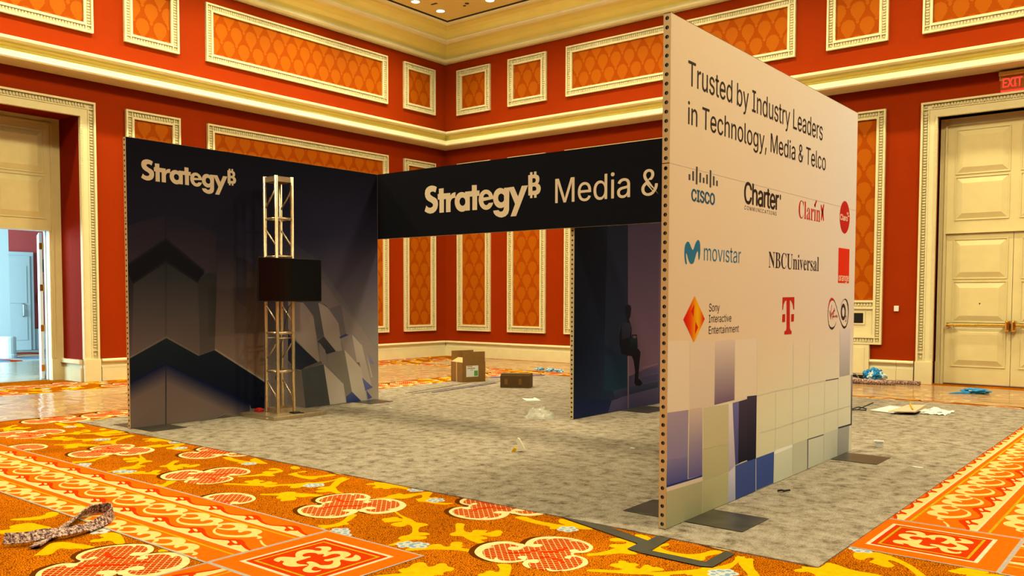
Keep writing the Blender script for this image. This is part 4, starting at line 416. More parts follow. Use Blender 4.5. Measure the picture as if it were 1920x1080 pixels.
# ================================================================== WALLS with deep door recesses
DY0, DY1, DZ = -4.07, -1.60, 4.95          # left recess opening (along Y)
EX0, EX1, EZ = 6.048, 8.552, 4.97          # right recess opening (along X)
b = MB()
b.box(XL-.3, XL, DY1+.03, YR+.3, -.1, 9); b.box(XL-.3, XL, YS-.3, DY0-.03, -.1, 9); b.box(XL-.3, XL, DY0-.03, DY1+.03, DZ+.03, 9)
struct(b.build('wall_left', ['red']))
b = MB()
b.box(XL, EX0-.02, YR, YR+.3, -.1, 9); b.box(EX1+.02, XE+.3, YR, YR+.3, -.1, 9); b.box(EX0-.02, EX1+.02, YR, YR+.3, EZ+.02, 9)
struct(b.build('wall_right', ['red']))
b = MB(); b.box(XE, XE+.3, YS-.3, YR, -.1, 9); struct(b.build('wall_side', ['red']))
b = MB(); b.box(XL, XE, YS-.3, YS, -.1, 9); struct(b.build('wall_front', ['red']))
b = MB(); b.box(XL-.3, XE+.3, YS-.3, YR+.3, ZC, ZC+.3); struct(b.build('ceiling', ['ceil']))
# ---- long mouldings that run round the inner corner
def run(name, prof, mats, y0=YS, x1=XE, seg=None):
    mb = MB(); n = len(prof)
    pts = [(XL+d, y0, z) for d, z, *_ in prof]+[(XL+d, YR-d, z) for d, z, *_ in prof]+[(x1, YR-d, z) for d, z, *_ in prof]
    for i in range(n-1):
        m_ = prof[i][2] if len(prof[i]) > 2 else 0
        mb.add([pts[i], pts[i+1], pts[n+i+1], pts[n+i]], [(0, 1, 2, 3)], m_); mb.add([pts[n+i], pts[n+i+1], pts[2*n+i+1], pts[2*n+i]], [(0, 1, 2, 3)], m_)
    return struct(mb.build(name, mats))
# picture ledge half way up the wall
run('trim_1', [(0, 5.60), (.30, 5.615), (.36, 5.618), (.405, 5.632), (.415, 5.66), (.40, 5.69), (.385, 5.74), (.375, 5.765, 1), (.335, 5.785, 1), (.30, 5.80, 1), (.29, 5.835, 1), (.315, 5.86, 1), (.35, 5.905), (.40, 5.915), (.43, 5.945), (.43, 5.985), (.40, 6.005), (.36, 6.015), (0, 6.03)], ['trim', 'cove'])
# crown and cove below the ceiling
run('trim_2', [(0, 7.90), (.10, 7.893), (.16, 7.90), (.205, 7.925), (.215, 7.965), (.19, 8.005), (.15, 8.02, 1), (.16, 8.05, 1), (.22, 8.10, 1), (.33, 8.16, 1), (.46, 8.21, 1), (.56, 8.235), (.60, 8.245), (.66, 8.27), (.68, 8.30), (.665, 8.325, 1), (.67, 8.36, 1), (.72, 8.42, 1), (.82, 8.475, 1), (.94, 8.51, 1), (1.02, 8.52), (1.08, 8.53), (1.12, 8.55), (1.12, 8.56, 2), (1.17, 8.56, 2), (1.18, 8.58, 2)], ['trim', 'cove', 'black'])
# ---- baseboards
BB = [(.0, .41), (.055, .405), (.07, .385), (.07, .365), (.05, .345), (.022, .33, 1), (.018, .29, 1), (.03, .255), (.045, .25), (.045, .0), (.045, -.01)]
def bboard(name, T, segs):
    mb = MB(T)
    for u0, u1 in segs:
        for p, q in zip(BB, BB[1:]): mb.quad([(u0, p[0], p[1]), (u1, p[0], p[1]), (u1, q[0], q[1]), (u0, q[0], q[1])])
        for u in (u0, u1): mb.add([(u, p[0], p[1]) for p in BB]+[(u, 0, -.01)], [tuple(range(len(BB)+1))])
    return struct(mb.build(name, ['trim', 'cove']))
bboard('baseboard_left', TL, [(YS, -4.40), (-1.27, YR-.03)])
bboard('baseboard_right', TR, [(XL+.03, 4.05), (4.95, 5.44), (5.445, 5.745), (8.86, XE)])
# ================================================================== framed damask wall panels
MOT = [(0, .17), (.035, .175), (.06, .155), (.085, .15), (.1, .125), (.122, .105), (.122, .075), (.142, .05), (.132, .015), (.138, -.015), (.112, -.045), (.105, -.075), (.08, -.09), (.072, -.125), (.048, -.14), (.036, -.17), (.018, -.18), (.034, -.20), (.036, -.22), (.016, -.235), (.0, -.25)]
MOT = MOT+[(-a, b_) for a, b_ in reversed(MOT[1:-1])]
def dentils(mb, T_axis, a0, a1, c0, c1, w0, w1, vert):
    n = max(1, int((a1-a0)/.052)); st = (a1-a0)/n
    for i in range(n):
        p, q = a0+i*st+st*.22, a0+(i+1)*st-st*.18
        if vert: mb.frustum([(c0, w0, p), (c1, w0, p), (c1, w0, q), (c0, w0, q)], [(c0+.012, w1, p+.008), (c1-.012, w1, p+.008), (c1-.012, w1, q-.006), (c0+.012, w1, q-.006)])
        else: mb.frustum([(p, w0, c0), (q, w0, c0), (q, w0, c1), (p, w0, c1)], [(p+.007, w1, c0+.012), (q-.007, w1, c0+.012), (q-.007, w1, c1-.012), (p+.007, w1, c1-.012)])
def moulding(mb, u0, u1, z0, z1, cross=()):
    o, bnd, inn = .036, .085, .045; W = o+bnd+inn
    mb.box(u0, u1, .0, .062, z0, z0+o); mb.box(u0, u1, .0, .062, z1-o, z1); mb.box(u0, u0+o, 0, .062, z0+o, z1-o); mb.box(u1-o, u1, 0, .062, z0+o, z1-o)
    for a, c in ((u0+o, z0), (u0+o, z1-o-bnd-o)): pass
    mb.box(u0+o, u1-o, 0, .018, z0+o, z0+o+bnd); mb.box(u0+o, u1-o, 0, .018, z1-o-bnd, z1-o)
    mb.box(u0+o, u0+o+bnd, 0, .018, z0+o+bnd, z1-o-bnd); mb.box(u1-o-bnd, u1-o, 0, .018, z0+o+bnd, z1-o-bnd)
    i0, i1, j0, j1 = u0+o+bnd, u1-o-bnd, z0+o+bnd, z1-o-bnd
    mb.box(i0, i1, 0, .05, j0, j0+inn); mb.box(i0, i1, 0, .05, j1-inn, j1); mb.box(i0, i0+inn, 0, .05, j0+inn, j1-inn); mb.box(i1-inn, i1, 0, .05, j0+inn, j1-inn)
    for z in (j0, j1-.02):
        mb.box(u0+o, i0, .018, .046, z, z+.022); mb.box(i1, u1-o, .018, .046, z, z+.022)
    for u in (i0, i1-.02):
        mb.box(u, u+.022, .018, .046, z0+o, j0); mb.box(u, u+.022, .018, .046, j1, z1-o)
    for cu in ((u0+o+i0)/2, (i1+u1-o)/2):
        for cz in ((z0+o+j0)/2, (j1+z1-o)/2):
            r = .026; mb.frustum([(cu-r, .018, cz-r), (cu+r, .018, cz-r), (cu+r, .018, cz+r), (cu-r, .018, cz+r)], [(cu-.006, .042, cz-.006), (cu+.006, .042, cz-.006), (cu+.006, .042, cz+.006), (cu-.006, .042, cz+.006)])
    dentils(mb, 0, i0+.03, i1-.03, z0+o+.006, j0-.006, .018, .042, False); dentils(mb, 0, i0+.03, i1-.03, j1+.006, z1-o-.006, .018, .042, False)
    dentils(mb, 0, j0+.03, j1-.03, u0+o+.006, i0-.006, .018, .042, True); dentils(mb, 0, j0+.03, j1-.03, i1+.006, u1-o-.006, .018, .042, True)
    return i0+inn, i1-inn, j0+inn, j1-inn
def damask(T, a0, a1, b0, b1, parent):
    mb = MB(T); mb.box(a0, a1, 0.002, .006, b0, b1)
    uc = (a0+a1)/2; zc = b0+.19
    for r in range(-1, int((b1-b0)/.32)+3):
        off = 0 if r % 2 else .18
        for k in range(-int((a1-a0)/.36)-2, int((a1-a0)/.36)+3):
            cu, cz = uc+off+k*.36, zc+r*.32
            p = cliprect([(cu+x, cz+z) for x, z in MOT], a0+.012, a1-.012, b0+.012, b1-.012)
            if p: mb.poly2(p, lambda x, z: (x, .0072, z), 1)
    return mb.build('damask_fabric', ['fab', 'fabm'], parent, recalc=False)
def wall_panel(T, u0, u1, z0, z1, label, group, lower_screen=False):
    c = T((u0+u1)/2, 0, z0); t = thing('wall_panel', label, 'wall panel', c, group)
    mb = MB(T); a0, a1, b0, b1 = moulding(mb, u0, u1, z0, z1)
    if lower_screen:
        s0 = 1.30   # solid painted rail under the fabric with a recessed display
        i0, i1 = a0, a1
        mb.box(i0, i1, 0, .05, 1.555-.045, 1.555); mb.box(i0, i1, 0, .018, 1.43, 1.51); dentils(mb, 0, i0+.02, i1-.02, 1.436, 1.504, .018, .042, False); mb.box(i0, i1, 0, .05, 1.385, 1.43)
        mb.box(i0, i1, 0, .02, b0, 1.385)
        mb.build('moulding_frame', ['trim'], t)
        p = MB(T); p.box(4.33, 4.845, .02, .034, 1.08, 1.335); sc = p.build('display_surround', ['trim'], t)
        p = MB(T); p.box(4.36, 4.815, .034, .037, 1.11, 1.305); p.build('display_screen', ['black'], sc)
        b0 = 1.555
    else: mb.build('moulding_frame', ['trim'], t)
    damask(T, a0, a1, b0, b1, t); return t
GU, GL_ = 'damask wall panels above the ledge', 'damask wall panels below the ledge'
ZU, ZL = (6.475, 7.672), (.70, 5.19)
wall_panel(TL, -4.35, -1.32, *ZU, 'wide damask wall panel high on left wall directly above the open doorway', GU)
wall_panel(TL, -.722, .408, *ZU, 'small upright damask wall panel high on left wall, right of the one over the doorway', GU)
wall_panel(TL, 1.016, 6.10, *ZU, 'long horizontal damask wall panel high on left wall above the navy booth wall', GU)
wall_panel(TL, 6.675, 7.83, *ZU, 'small upright damask wall panel high on left wall next to the room corner', GU)
wall_panel(TR, -5.86, -4.70, *ZU, 'small upright damask wall panel high on right wall next to the room corner', GU)
wall_panel(TR, -4.095, -2.88, *ZU, 'small upright damask wall panel high on right wall, second from the room corner', GU)
wall_panel(TR, -2.275, 3.38, *ZU, 'long horizontal damask wall panel high on right wall behind top of the peach booth wall', GU)
wall_panel(TR, 4.01, 5.168, *ZU, 'small upright damask wall panel high on right wall, left of the exit sign', GU)
wall_panel(TR, 5.775, 8.83, *ZU, 'wide damask wall panel high on right wall above closed double doors', GU)
wall_panel(TL, -.722, .408, *ZL, 'tall narrow damask wall panel between left doorway and navy booth wall top corner', GL_)
wall_panel(TL, 1.018, 6.11, *ZL, 'broad tall damask wall panel rising behind the navy booth wall', GL_)
wall_panel(TL, 6.675, 7.84, *ZL, 'tall narrow damask wall panel on left wall beside the room corner, under header banner', GL_)
wall_panel(TR, -5.85, -4.69, *ZL, 'tall narrow damask wall panel on right wall beside the room corner, above cardboard boxes', GL_)
wall_panel(TR, -4.095, -2.89, *ZL, 'tall narrow damask wall panel on right wall, second from the room corner', GL_)
wall_panel(TR, -2.3, 3.38, *ZL, 'broad tall damask wall panel on right wall behind the dark inner booth wall', GL_)
wall_panel(TR, 4.01, 5.16, *ZL, 'tall damask wall panel with dark display below fabric, right of peach booth wall', GL_, True)
# cream box cabinet built against the wall below that last panel
t = thing('wall_cabinet', 'low cream cupboard on right wall beneath the panel with dark display', 'cabinet', TR(4.5, 0, 0))
mb = MB(TR); mb.box(4.06, 4.945, 0, .075, .10, .69); mb.box(4.06, 4.945, 0, .03, 0, .10); mb.box(4.87, 4.945, .0, .08, .0, .10); mb.build('body', ['trim'], t)
mb = MB(TR); mb.box(4.12, 4.86, .0755, .083, .13, .64); mb.build('door', ['trim'], t, bevel=.004)
mb = MB(TR); mb.box(4.06, 4.868, .031, .076, .005, .095); mb.build('toe_shade_strip', ['black'], t)  # black strip fills the toe recess in place of its shade
# ================================================================== DOORS
def casing(T, u0, u1, zt):        # outer edges; opening is .285 further in
    mb = MB(T); o, bn = .036, .085; W = .285
    def side(a, sgn):
        x = lambda d: a+sgn*d
        def bx(d0, d1, w0, w1, z0, z1): mb.box(min(x(d0), x(d1)), max(x(d0), x(d1)), w0, w1, z0, z1)
        bx(0, o, 0, .068, .42, zt); bx(o, o+bn, 0, .02, .42, zt-o); bx(o+bn, o+bn+.02, 0, .055, .42, zt-o-bn); bx(o+bn+.02, W-.04, 0, .042, .42, zt-o-bn-.02); bx(W-.04, W, -.02, .06, .42, zt-W+.01)
        c0, c1 = sorted((x(o+.006), x(o+bn-.006))); dentils(mb, 0, .62, zt-.19, c0, c1, .02, .046, True)
        cu = (c0+c1)/2; bx(o, o+bn, .02, .05, .565, .585); bx(o, o+bn, .02, .05, zt-o-bn-.02, zt-o-bn)
        for cz in (.49, zt-.08): mb.frustum([(cu-.028, .02, cz-.028), (cu+.028, .02, cz-.028), (cu+.028, .02, cz+.028), (cu-.028, .02, cz+.028)], [(cu-.006, .046, cz-.006), (cu+.006, .046, cz-.006), (cu+.006, .046, cz+.006), (cu-.006, .046, cz+.006)])
        z = .5
        while z < zt-.4: bx(W-.03, W-.012, .06, .068, z, z+.02); z += .045
        bx(-.012, W+.004, 0, .078, ZF, .405); bx(-.006, W, 0, .07, .405, .42)
    side(u0, 1); side(u1, -1)
    mb.box(u0-.0005, u1+.0005, 0, .0686, zt-o, zt+.0005); mb.box(u0+o, u1-o, 0, .0204, zt-o-bn, zt-o); mb.box(u0+o+bn, u1-o-bn, 0, .0556, zt-o-bn-.02, zt-o-bn)
    mb.box(u0+o+bn+.02, u1-o-bn-.02, 0, .0426, zt-W+.04, zt-o-bn-.02); mb.box(u0+W-.04, u1-W+.04, -.02, .0606, zt-W, zt-W+.04)
    dentils(mb, 0, u0+.17, u1-.17, zt-o-bn+.006, zt-o-.006, .02, .046, False)
    return mb
def raised(mb, u0, u1, z0, z1, w, d=.030, bev=.095):
    mb.frustum([(u0, w, z0), (u1, w, z0), (u1, w, z1), (u0, w, z1)], [(u0+bev, w+d, z0+bev), (u1-bev, w+d, z0+bev), (u1-bev, w+d, z1-bev), (u0+bev, w+d, z1-bev)])
    for (a, b_, c, e) in ((u0-.03, u1+.03, z0-.03, z0-.012), (u0-.03, u1+.03, z1+.012, z1+.03)): mb.box(a, b_, w, w+.012, c, e)
    for (a, b_) in ((u0-.03, u0-.012), (u1+.012, u1+.03)): mb.box(a, b_, w, w+.012, z0-.012, z1+.012)
def recess_base(mb, u, w0, w1, side):   # skirting on a jamb
    for (d, z0, z1) in ((.045, ZF, .25), (.02, .25, .33), (.07, .33, .405)):
        mb.box(min(u, u+side*d), max(u, u+side*d), w0, w1, z0, z1)
# ---- door_1: left doorway, one leaf swung into the daylit foyer
WD = -.85
d1 = struct(casing(TL, -4.355, -1.315, 5.196).build('door_1', ['trim'])); d1['label'] = 'deep cream cased doorway in left wall, open to a daylit foyer'
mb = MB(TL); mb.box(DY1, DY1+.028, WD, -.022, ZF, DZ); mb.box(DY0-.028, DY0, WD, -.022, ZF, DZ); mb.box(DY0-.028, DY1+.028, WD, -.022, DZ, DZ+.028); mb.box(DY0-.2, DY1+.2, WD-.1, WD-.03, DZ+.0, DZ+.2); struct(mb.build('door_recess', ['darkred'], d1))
mb = MB(TL); recess_base(mb, DY1, WD+.03, -.02, -1); mb.build('jamb_skirting', ['trim'], d1)
OY0, OY1, OZ = -3.86, -1.82, 2.83
mb = MB(TL)
mb.box(OY1, DY1, WD, WD+.05, ZF, 5.01); mb.box(DY0, OY0, WD, WD+.05, ZF, 5.01); mb.box(OY0, OY1, WD, WD+.05, OZ, 5.01)
mb.box(OY1+.04, OY1+.075, WD+.05, WD+.07, .42, 4.82); mb.box(OY0-.075, OY0-.04, WD+.05, WD+.07, .42, 4.82); mb.box(OY0-.075, OY1+.075, WD+.05, WD+.07, 4.82, 4.86)
mb.box(OY1+.0, DY1-.001, WD+.05, WD+.075, ZF, .40); mb.box(OY0-.03, OY1+.03, WD+.05, WD+.065, OZ, OZ+.035)
for (z0, z1) in ((3.08, 3.83), (3.93, 4.68)):
    for (a, b_) in ((OY0+.12, -2.93), (-2.75, OY1-.10)): raised(mb, a, b_, z0, z1, WD+.05)
mb.build('door_frame', ['door'], d1)
mb = MB(TL)
for (a_, b_) in ((OY1, OY1+.03), (OY0-.03, OY0)): mb.box(a_, b_, WD-.22, WD-.0005, ZF, OZ)
mb.box(OY0-.03, OY1+.03, WD-.22, WD-.0005, OZ, OZ+.03); mb.box(OY1-.015, OY1, WD-.15, WD-.10, ZF, OZ); mb.build('jamb_lining', ['foy_white'], d1)
hx, hy, ha = XL+WD-.225, OY1-.02, math.radians(180-20.5)     # leaf swung past a right angle
HL = lambda a, b_, z: (hx+a*math.cos(ha)-b_*math.sin(ha), hy+a*math.sin(ha)+b_*math.cos(ha), z)
mb = MB(HL); mb.box(.0, 1.0, .0, .05, .012, OZ-.02); lf = mb.build('door_leaf', ['foy_white'], d1)
for z in (2.55, 1.757, .983, .216):
    mb = MB(HL); mb.box(-.004, -.0005, -.006, .052, z-.06, z+.06); mb.tube([(-.006, -.008, z-.065), (-.006, -.008, z+.065)], .009, 8); mb.build('hinge', ['brass'], lf)
mb = MB(HL); mb.box(.02, .2, -.05, -.0005, 2.05, 2.30); mb.tube([(.05, -.06, 2.10), (-.03, -.10, 2.32)], .012, 6); mb.build('door_closer', ['blackpl'], lf)
mb = MB(TL); mb.box(OY0+.008, OY0+.055, WD-1.0, WD-.02, .012, OZ-.02); mb.build('door_leaf', ['foy_white'], d1)
# ---- door_2: closed cream double doors in right wall
WR = -.24
d2 = struct(casing(TR, 5.786, 8.816, 5.205).build('door_2', ['trim'])); d2['label'] = 'closed cream panelled double doors under exit sign in right wall'
mb = MB(TR); mb.box(EX0-.2, EX0, -.6, -.301, ZF, EZ+.06); mb.box(EX1, EX1+.2, -.6, -.301, ZF, EZ+.06); mb.box(EX0-.2, EX1+.2, -.6, -.3, EZ+.06, EZ+.2); mb.box(EX0-.2, EX1+.2, -.62, -.6, ZF, EZ+.2); struct(mb.build('door_recess', ['black'], d2))  # black lining paints the deep shade of the gap round the frame
mb = MB(TR)
mb.box(EX0+.018, 6.20, WR-.06, WR, ZF, 4.91); mb.box(8.40, EX1-.018, WR-.06, WR, ZF, 4.91); mb.box(6.20, 8.40, WR-.06, WR, 2.79, 4.91)
for x0 in (6.155, 8.405): mb.box(x0, x0+.035, WR, WR+.025, ZF, 4.765)
mb.box(6.155, 8.44, WR, WR+.025, 4.765, 4.80); mb.box(6.19, 8.405, WR, WR+.03, 2.79, 2.825)
mb.box(EX0+.016, 6.15, WR, WR+.03, ZF, .41); mb.box(8.45, EX1-.016, WR, WR+.03, ZF, .41)
for (z0, z1) in ((3.06, 3.80), (3.90, 4.66)):
    for (a, b_) in ((6.36, 7.19), (7.41, 8.24)): raised(mb, a, b_, z0, z1, WR)
mb.build('door_frame', ['door'], d2)
for i, (a, b_) in enumerate(((6.205, 7.296), (7.304, 8.395))):
    mb = MB(TR); mb.box(a, b_, WR-.055, WR-.012, .012, 2.785)
    for (z0, z1) in ((.36, 1.07), (1.18, 1.88), (1.98, 2.66)): raised(mb, a+.15, b_-.11-(.04 if i else 0), z0, z1, WR-.012)
    lf = mb.build('door_leaf', ['door'], d2)
    s = 1 if i == 0 else -1; hx = b_-.045 if i == 0 else a+.045; ex = a+.05 if i == 0 else b_-.05
    mb = MB(TR); mb.tube([(ex, WR+.085, 1.105), ((ex+hx)/2, WR+.085, 1.11), (hx, WR+.085, 1.11)], .022, 12)
    mb.box(min(ex, ex+s*.05), max(ex, ex+s*.05), WR-.012, WR+.10, 1.07, 1.14); mb.build('push_bar', ['brass'], lf)
    mb = MB(TR); mb.box(hx-.036, hx+.036, WR-.012, WR+.10, 1.0, 1.20); mb.lathe([(.0, .2), (.03, .2), (.036, .17), (.036, .03), (.03, 0), (0, 0)], (hx, WR+.10, 1.0), 14); mb.build('latch_case', ['brass'], lf, bevel=.006)
    if i == 0:
        mb = MB(TR); mb.tube([(6.79, WR+.0, 1.50), (6.79, WR+.024, 1.50)], .012, 10); mb.build('peephole', ['blackpl'], lf)
    mb = MB(TR); mb.box(a, b_, WR-.012, WR-.006, .004, .022); mb.build('door_sweep', ['strip'], lf)
# ================================================================== foyer behind the left doorway
FX = XL-.9
b = MB(); b.quad([(-18.2, -9, ZF-.001), (FX-.0, -9, ZF-.001), (FX, 6.5, ZF-.001), (-18.2, 6.5, ZF-.001)]); struct(b.build('floor_foyer', ['c_ltb'], recalc=False))
b = MB(); b.box(-17.9, -17.6, -9.2, 6.7, -.1, 4.6, 0); b.box(-17.6, -17.55, -9, 6.5, -.0, .62, 1)
struct(b.build('wall_foyer', ['pink_wall', 'foy_white']))
b = MB(); b.box(-17.9, FX, 6.5, 6.7, -.1, 4.6); b.box(-17.9, FX, -9.4, -9.2, -.1, 4.6); b.box(FX-.02, FX, -9.2, DY0-.2, -.1, 4.6); b.box(FX-.02, FX, DY1+.2, 6.5, -.1, 4.6); struct(b.build('wall_foyer_side', ['foy_white']))
b = MB(); b.box(-17.9, FX, -9.4, 6.7, 4.5, 4.7); struct(b.build('ceiling_foyer', ['foy_white']))
mb = MB(); mb.box(-17.55, -17.49, .25, 2.14, 0, 2.92); mb.box(-17.49, -17.45, .40, 2.02, .0, 2.80)
for z0, z1 in ((.3, 1.2), (1.4, 2.5)):
    for y0, y1 in ((.50, 1.14), (1.28, 1.92)): mb.box(-17.45, -17.435, y0, y1, z0, z1)
d3 = struct(mb.build('door_3', ['foy_white'])); d3['label'] = 'pale panelled door on far foyer wall seen through left doorway'
mb = MB(); mb.tube([(-17.45, 1.80, 1.0), (-17.39, 1.80, 1.03), (-17.39, 1.80, 1.35), (-17.45, 1.80, 1.38)], .025, 8); mb.build('pull_handle', ['strip'], d3)
mb = MB(); mb.box(-15.6, -15.0, -.35, .50, ZF, 4.5); t = mb.build('foyer_pillar', ['foy_white']); recenter(t); struct(t)
mb = MB(); mb.lathe([(0, .56), (.17, .56), (.19, .53), (.19, .1), (.21, .08), (.21, 0), (0, 0)], (-14.3, .16, ZF), 20); t = mb.build('pedestal', ['white'], smooth=False); recenter(t); tag(t, 'white round pedestal standing in foyer seen through left doorway', 'pedestal')
# patterned strip of foyer carpet
fp = MB()
for i in range(40):
    x, y = -16.8+rnd.random()*4.2, -2+rnd.random()*5; r = .25+.3*rnd.random()
    fp.add([(x+r*math.cos(t_*.785)*1.2, y+r*math.sin(t_*.785), ZF+.001+i*.00005) for t_ in range(8)], [tuple(range(8))], i % 3)
o = fp.build('floor_foyer_pattern', ['c_pk', 'c_blu', 'c_red'], recalc=False); struct(o)
# ================================================================== ceiling lamps and detector
def downlight(x, y, label, energy, real=True):
    t = thing('ceiling_light', label, 'ceiling light', (x, y, ZC), 'recessed ceiling lights')
    mb = MB(); mb.lathe([(.135, -.004), (.13, -.016), (.10, -.018), (.095, -.002)], (x, y, ZC), 24); mb.build('trim_ring', ['trim'], t, smooth=True)
    mb = MB(); mb.lathe([(0, -.006), (.095, -.006)], (x, y, ZC), 24); mb.build('lamp_lens', ['lamp'], t)
    if energy: light('downlight', 'SPOT', (x, y, ZC-.04), energy, WARM, spot_size=math.radians(150), spot_blend=1.0, shadow_soft_size=.10)
DL = 540
downlight(-4.757, 5.578, 'round recessed ceiling light by left wall, second from the corner', 330)
downlight(-4.75, 6.427, 'round recessed ceiling light closest to the ceiling corner', 120)
downlight(-3.32, 6.60, 'round recessed ceiling light along right wall, cut by top edge of the view', 170)
for y in (3.4, 1.2, -1.0, -3.2, -5.4, -8.5): downlight(-4.75, y, 'round recessed ceiling light in the row along left wall, out of view', DL)
for x in (-1.2, 1.0, 3.2, 5.4, 7.6, 9.8, 12.5): downlight(x, 6.6, 'round recessed ceiling light in the row along right wall, out of view', 330)
for sx, sy, sr, lb in ((-3.90, 6.44, .055, 'larger of two dark sensor caps on ceiling near the corner lights'), (-4.05, 6.52, .04, 'smaller of two dark sensor caps on ceiling near the corner lights')):
    mb = MB(); mb.lathe([(0, -.012), (sr*.75, -.012), (sr, -.004), (sr, 0)], (sx, sy, ZC), 14); t = mb.build('ceiling_sensor', ['blackpl']); recenter(t); tag(t, lb, 'sensor', 'ceiling sensors')
mb = MB(); mb.box(-17.549, -17.52, 2.27, 2.42, 1.42, 1.68); mb.box(-17.52, -17.515, 2.295, 2.395, 1.47, 1.63, 1); t = mb.build('card_reader', ['white', 'blackpl']); recenter(t); tag(t, 'small black and white box on red foyer wall beyond left doorway', 'card reader')
mb = MB(); mb.box(-4.62, -4.44, 5.95, 6.00, ZC-.008, ZC); t = mb.build('air_slot', ['blackpl']); recenter(t); tag(t, 'small dark slot in ceiling between two recessed lights', 'vent')
# ================================================================== exit sign and wall switch
t = thing('exit_sign', 'red lit EXIT sign with brass housing above the closed double doors', 'sign', TR(7.26, .06, 5.24))
mb = MB(TR); mb.box(7.05, 7.47, .0, .10, 5.49, 5.565); mb.box(7.05, 7.47, 0, .02, 5.42, 5.5); mb.build('housing', ['gold'], t, bevel=.006)
mb = MB(TR); mb.box(7.075, 7.445, .045, .06, 5.245, 5.49); pl = mb.build('sign_plate', ['acryl'], t)
mb = MB(TR); text_on(mb, 'EXIT', (7.11, 7.41, 5.29, 5.445), lambda a, b_: (a, .0615, b_), weight=.004, lift=(0, 2e-5, 0)); mb.build('lettering', ['exit'], pl, recalc=False)
mb = MB(TR); mb.box(7.08, 7.44, .0, .05, 5.225, 5.24); mb.build('wall_reflection_strip', ['exit'], t)  # emitting strip stands in for the sign's red reflection on the wall
mb = MB(TR); mb.box(5.375, 5.46, 0, .03, 1.345, 1.45); o = mb.build('wall_switch', ['white'], bevel=.005); recenter(o); tag(o, 'small white square switch plate on red wall left of double doors', 'switch')
# ================================================================== BOOTH
H = 3.472; LA_, LB_, LC_, LM_ = 3.985, 7.18, 3.955, 3.64
mb = MB(); mb.box(-1.10, 8.272, -4.112, 5.12, ZF, 0)
for y in (-.985, 2.05): mb.box(-1.10, 8.272, y, y+.012, 0, .0004, 1)
o = mb.build('booth_carpet', ['grey', 'gcable']); tag(o, 'mottled grey booth carpet laid over the patterned orange carpet', 'carpet')
def lerp(a, b, t): return tuple(x+(y-x)*t for x, y in zip(a, b))
ILL = {'L': (.52, .50, .36), 'F': (1.10, .75, .39), 'I': (.66, .66, .50)}
LOW = (.80, .68, .49)                  # warm bounce light from the carpet, put into the lower print colours
def alb(c, ill, z=None):
    k_ = ILL[ill]
    if ill == 'F' and z is not None: k_ = lerp(LOW, k_, max(0, min(1, z/1.5)))
    return tuple(min(.92, s2l(v)/k) for v, k in zip(c, k_))
def bg_grid(mb, place, ys, zs, cols, ill, n=10):
    # bilinear colour grid; cols[row z][col y]
    for j in range(len(zs)-1):
        for i in range(len(ys)-1):
            for a in range(n):
                for c in range(n):
                    pts = []; cc = []
                    for (da, dc) in ((0, 0), (1, 0), (1, 1), (0, 1)):
                        u = (a+da)/n; v = (c+dc)/n
                        pts.append(place(ys[i]+(ys[i+1]-ys[i])*u, zs[j]+(zs[j+1]-zs[j])*v))
                        cc.append(alb(lerp(lerp(cols[j][i], cols[j][i+1], u), lerp(cols[j+1][i], cols[j+1][i+1], u), v), ill, zs[j]+(zs[j+1]-zs[j])*v))
                    mb.quad(pts, 0, cc)
def art_polys(mb, arts, X, ill, y0, y1, step=.00004):
    for k, (pts, top, bot) in enumerate(arts):
        p = cliprect(pts, y0, y1, .004, H-.004)
        if not p: continue
        zs = [q[1] for q in p]; za, zb = min(zs), max(zs)
        # cut into horizontal slices so the printed colour blends smoothly
        n = max(1, int((zb-za)/.25)); 
        for i in range(n):
            a, b_ = za+(zb-za)*i/n, za+(zb-za)*(i+1)/n
            s_ = clip(clip(p, 1, a-1e-6, False), 1, b_+1e-6, True)
            if len(s_) < 3: continue
            mb.poly2(s_, lambda y, z: (X+.0006+step*k, y, z), 0, cols=lambda y, z: alb(lerp(bot, top, (z-za)/max(1e-4, zb-za)), ill, z))
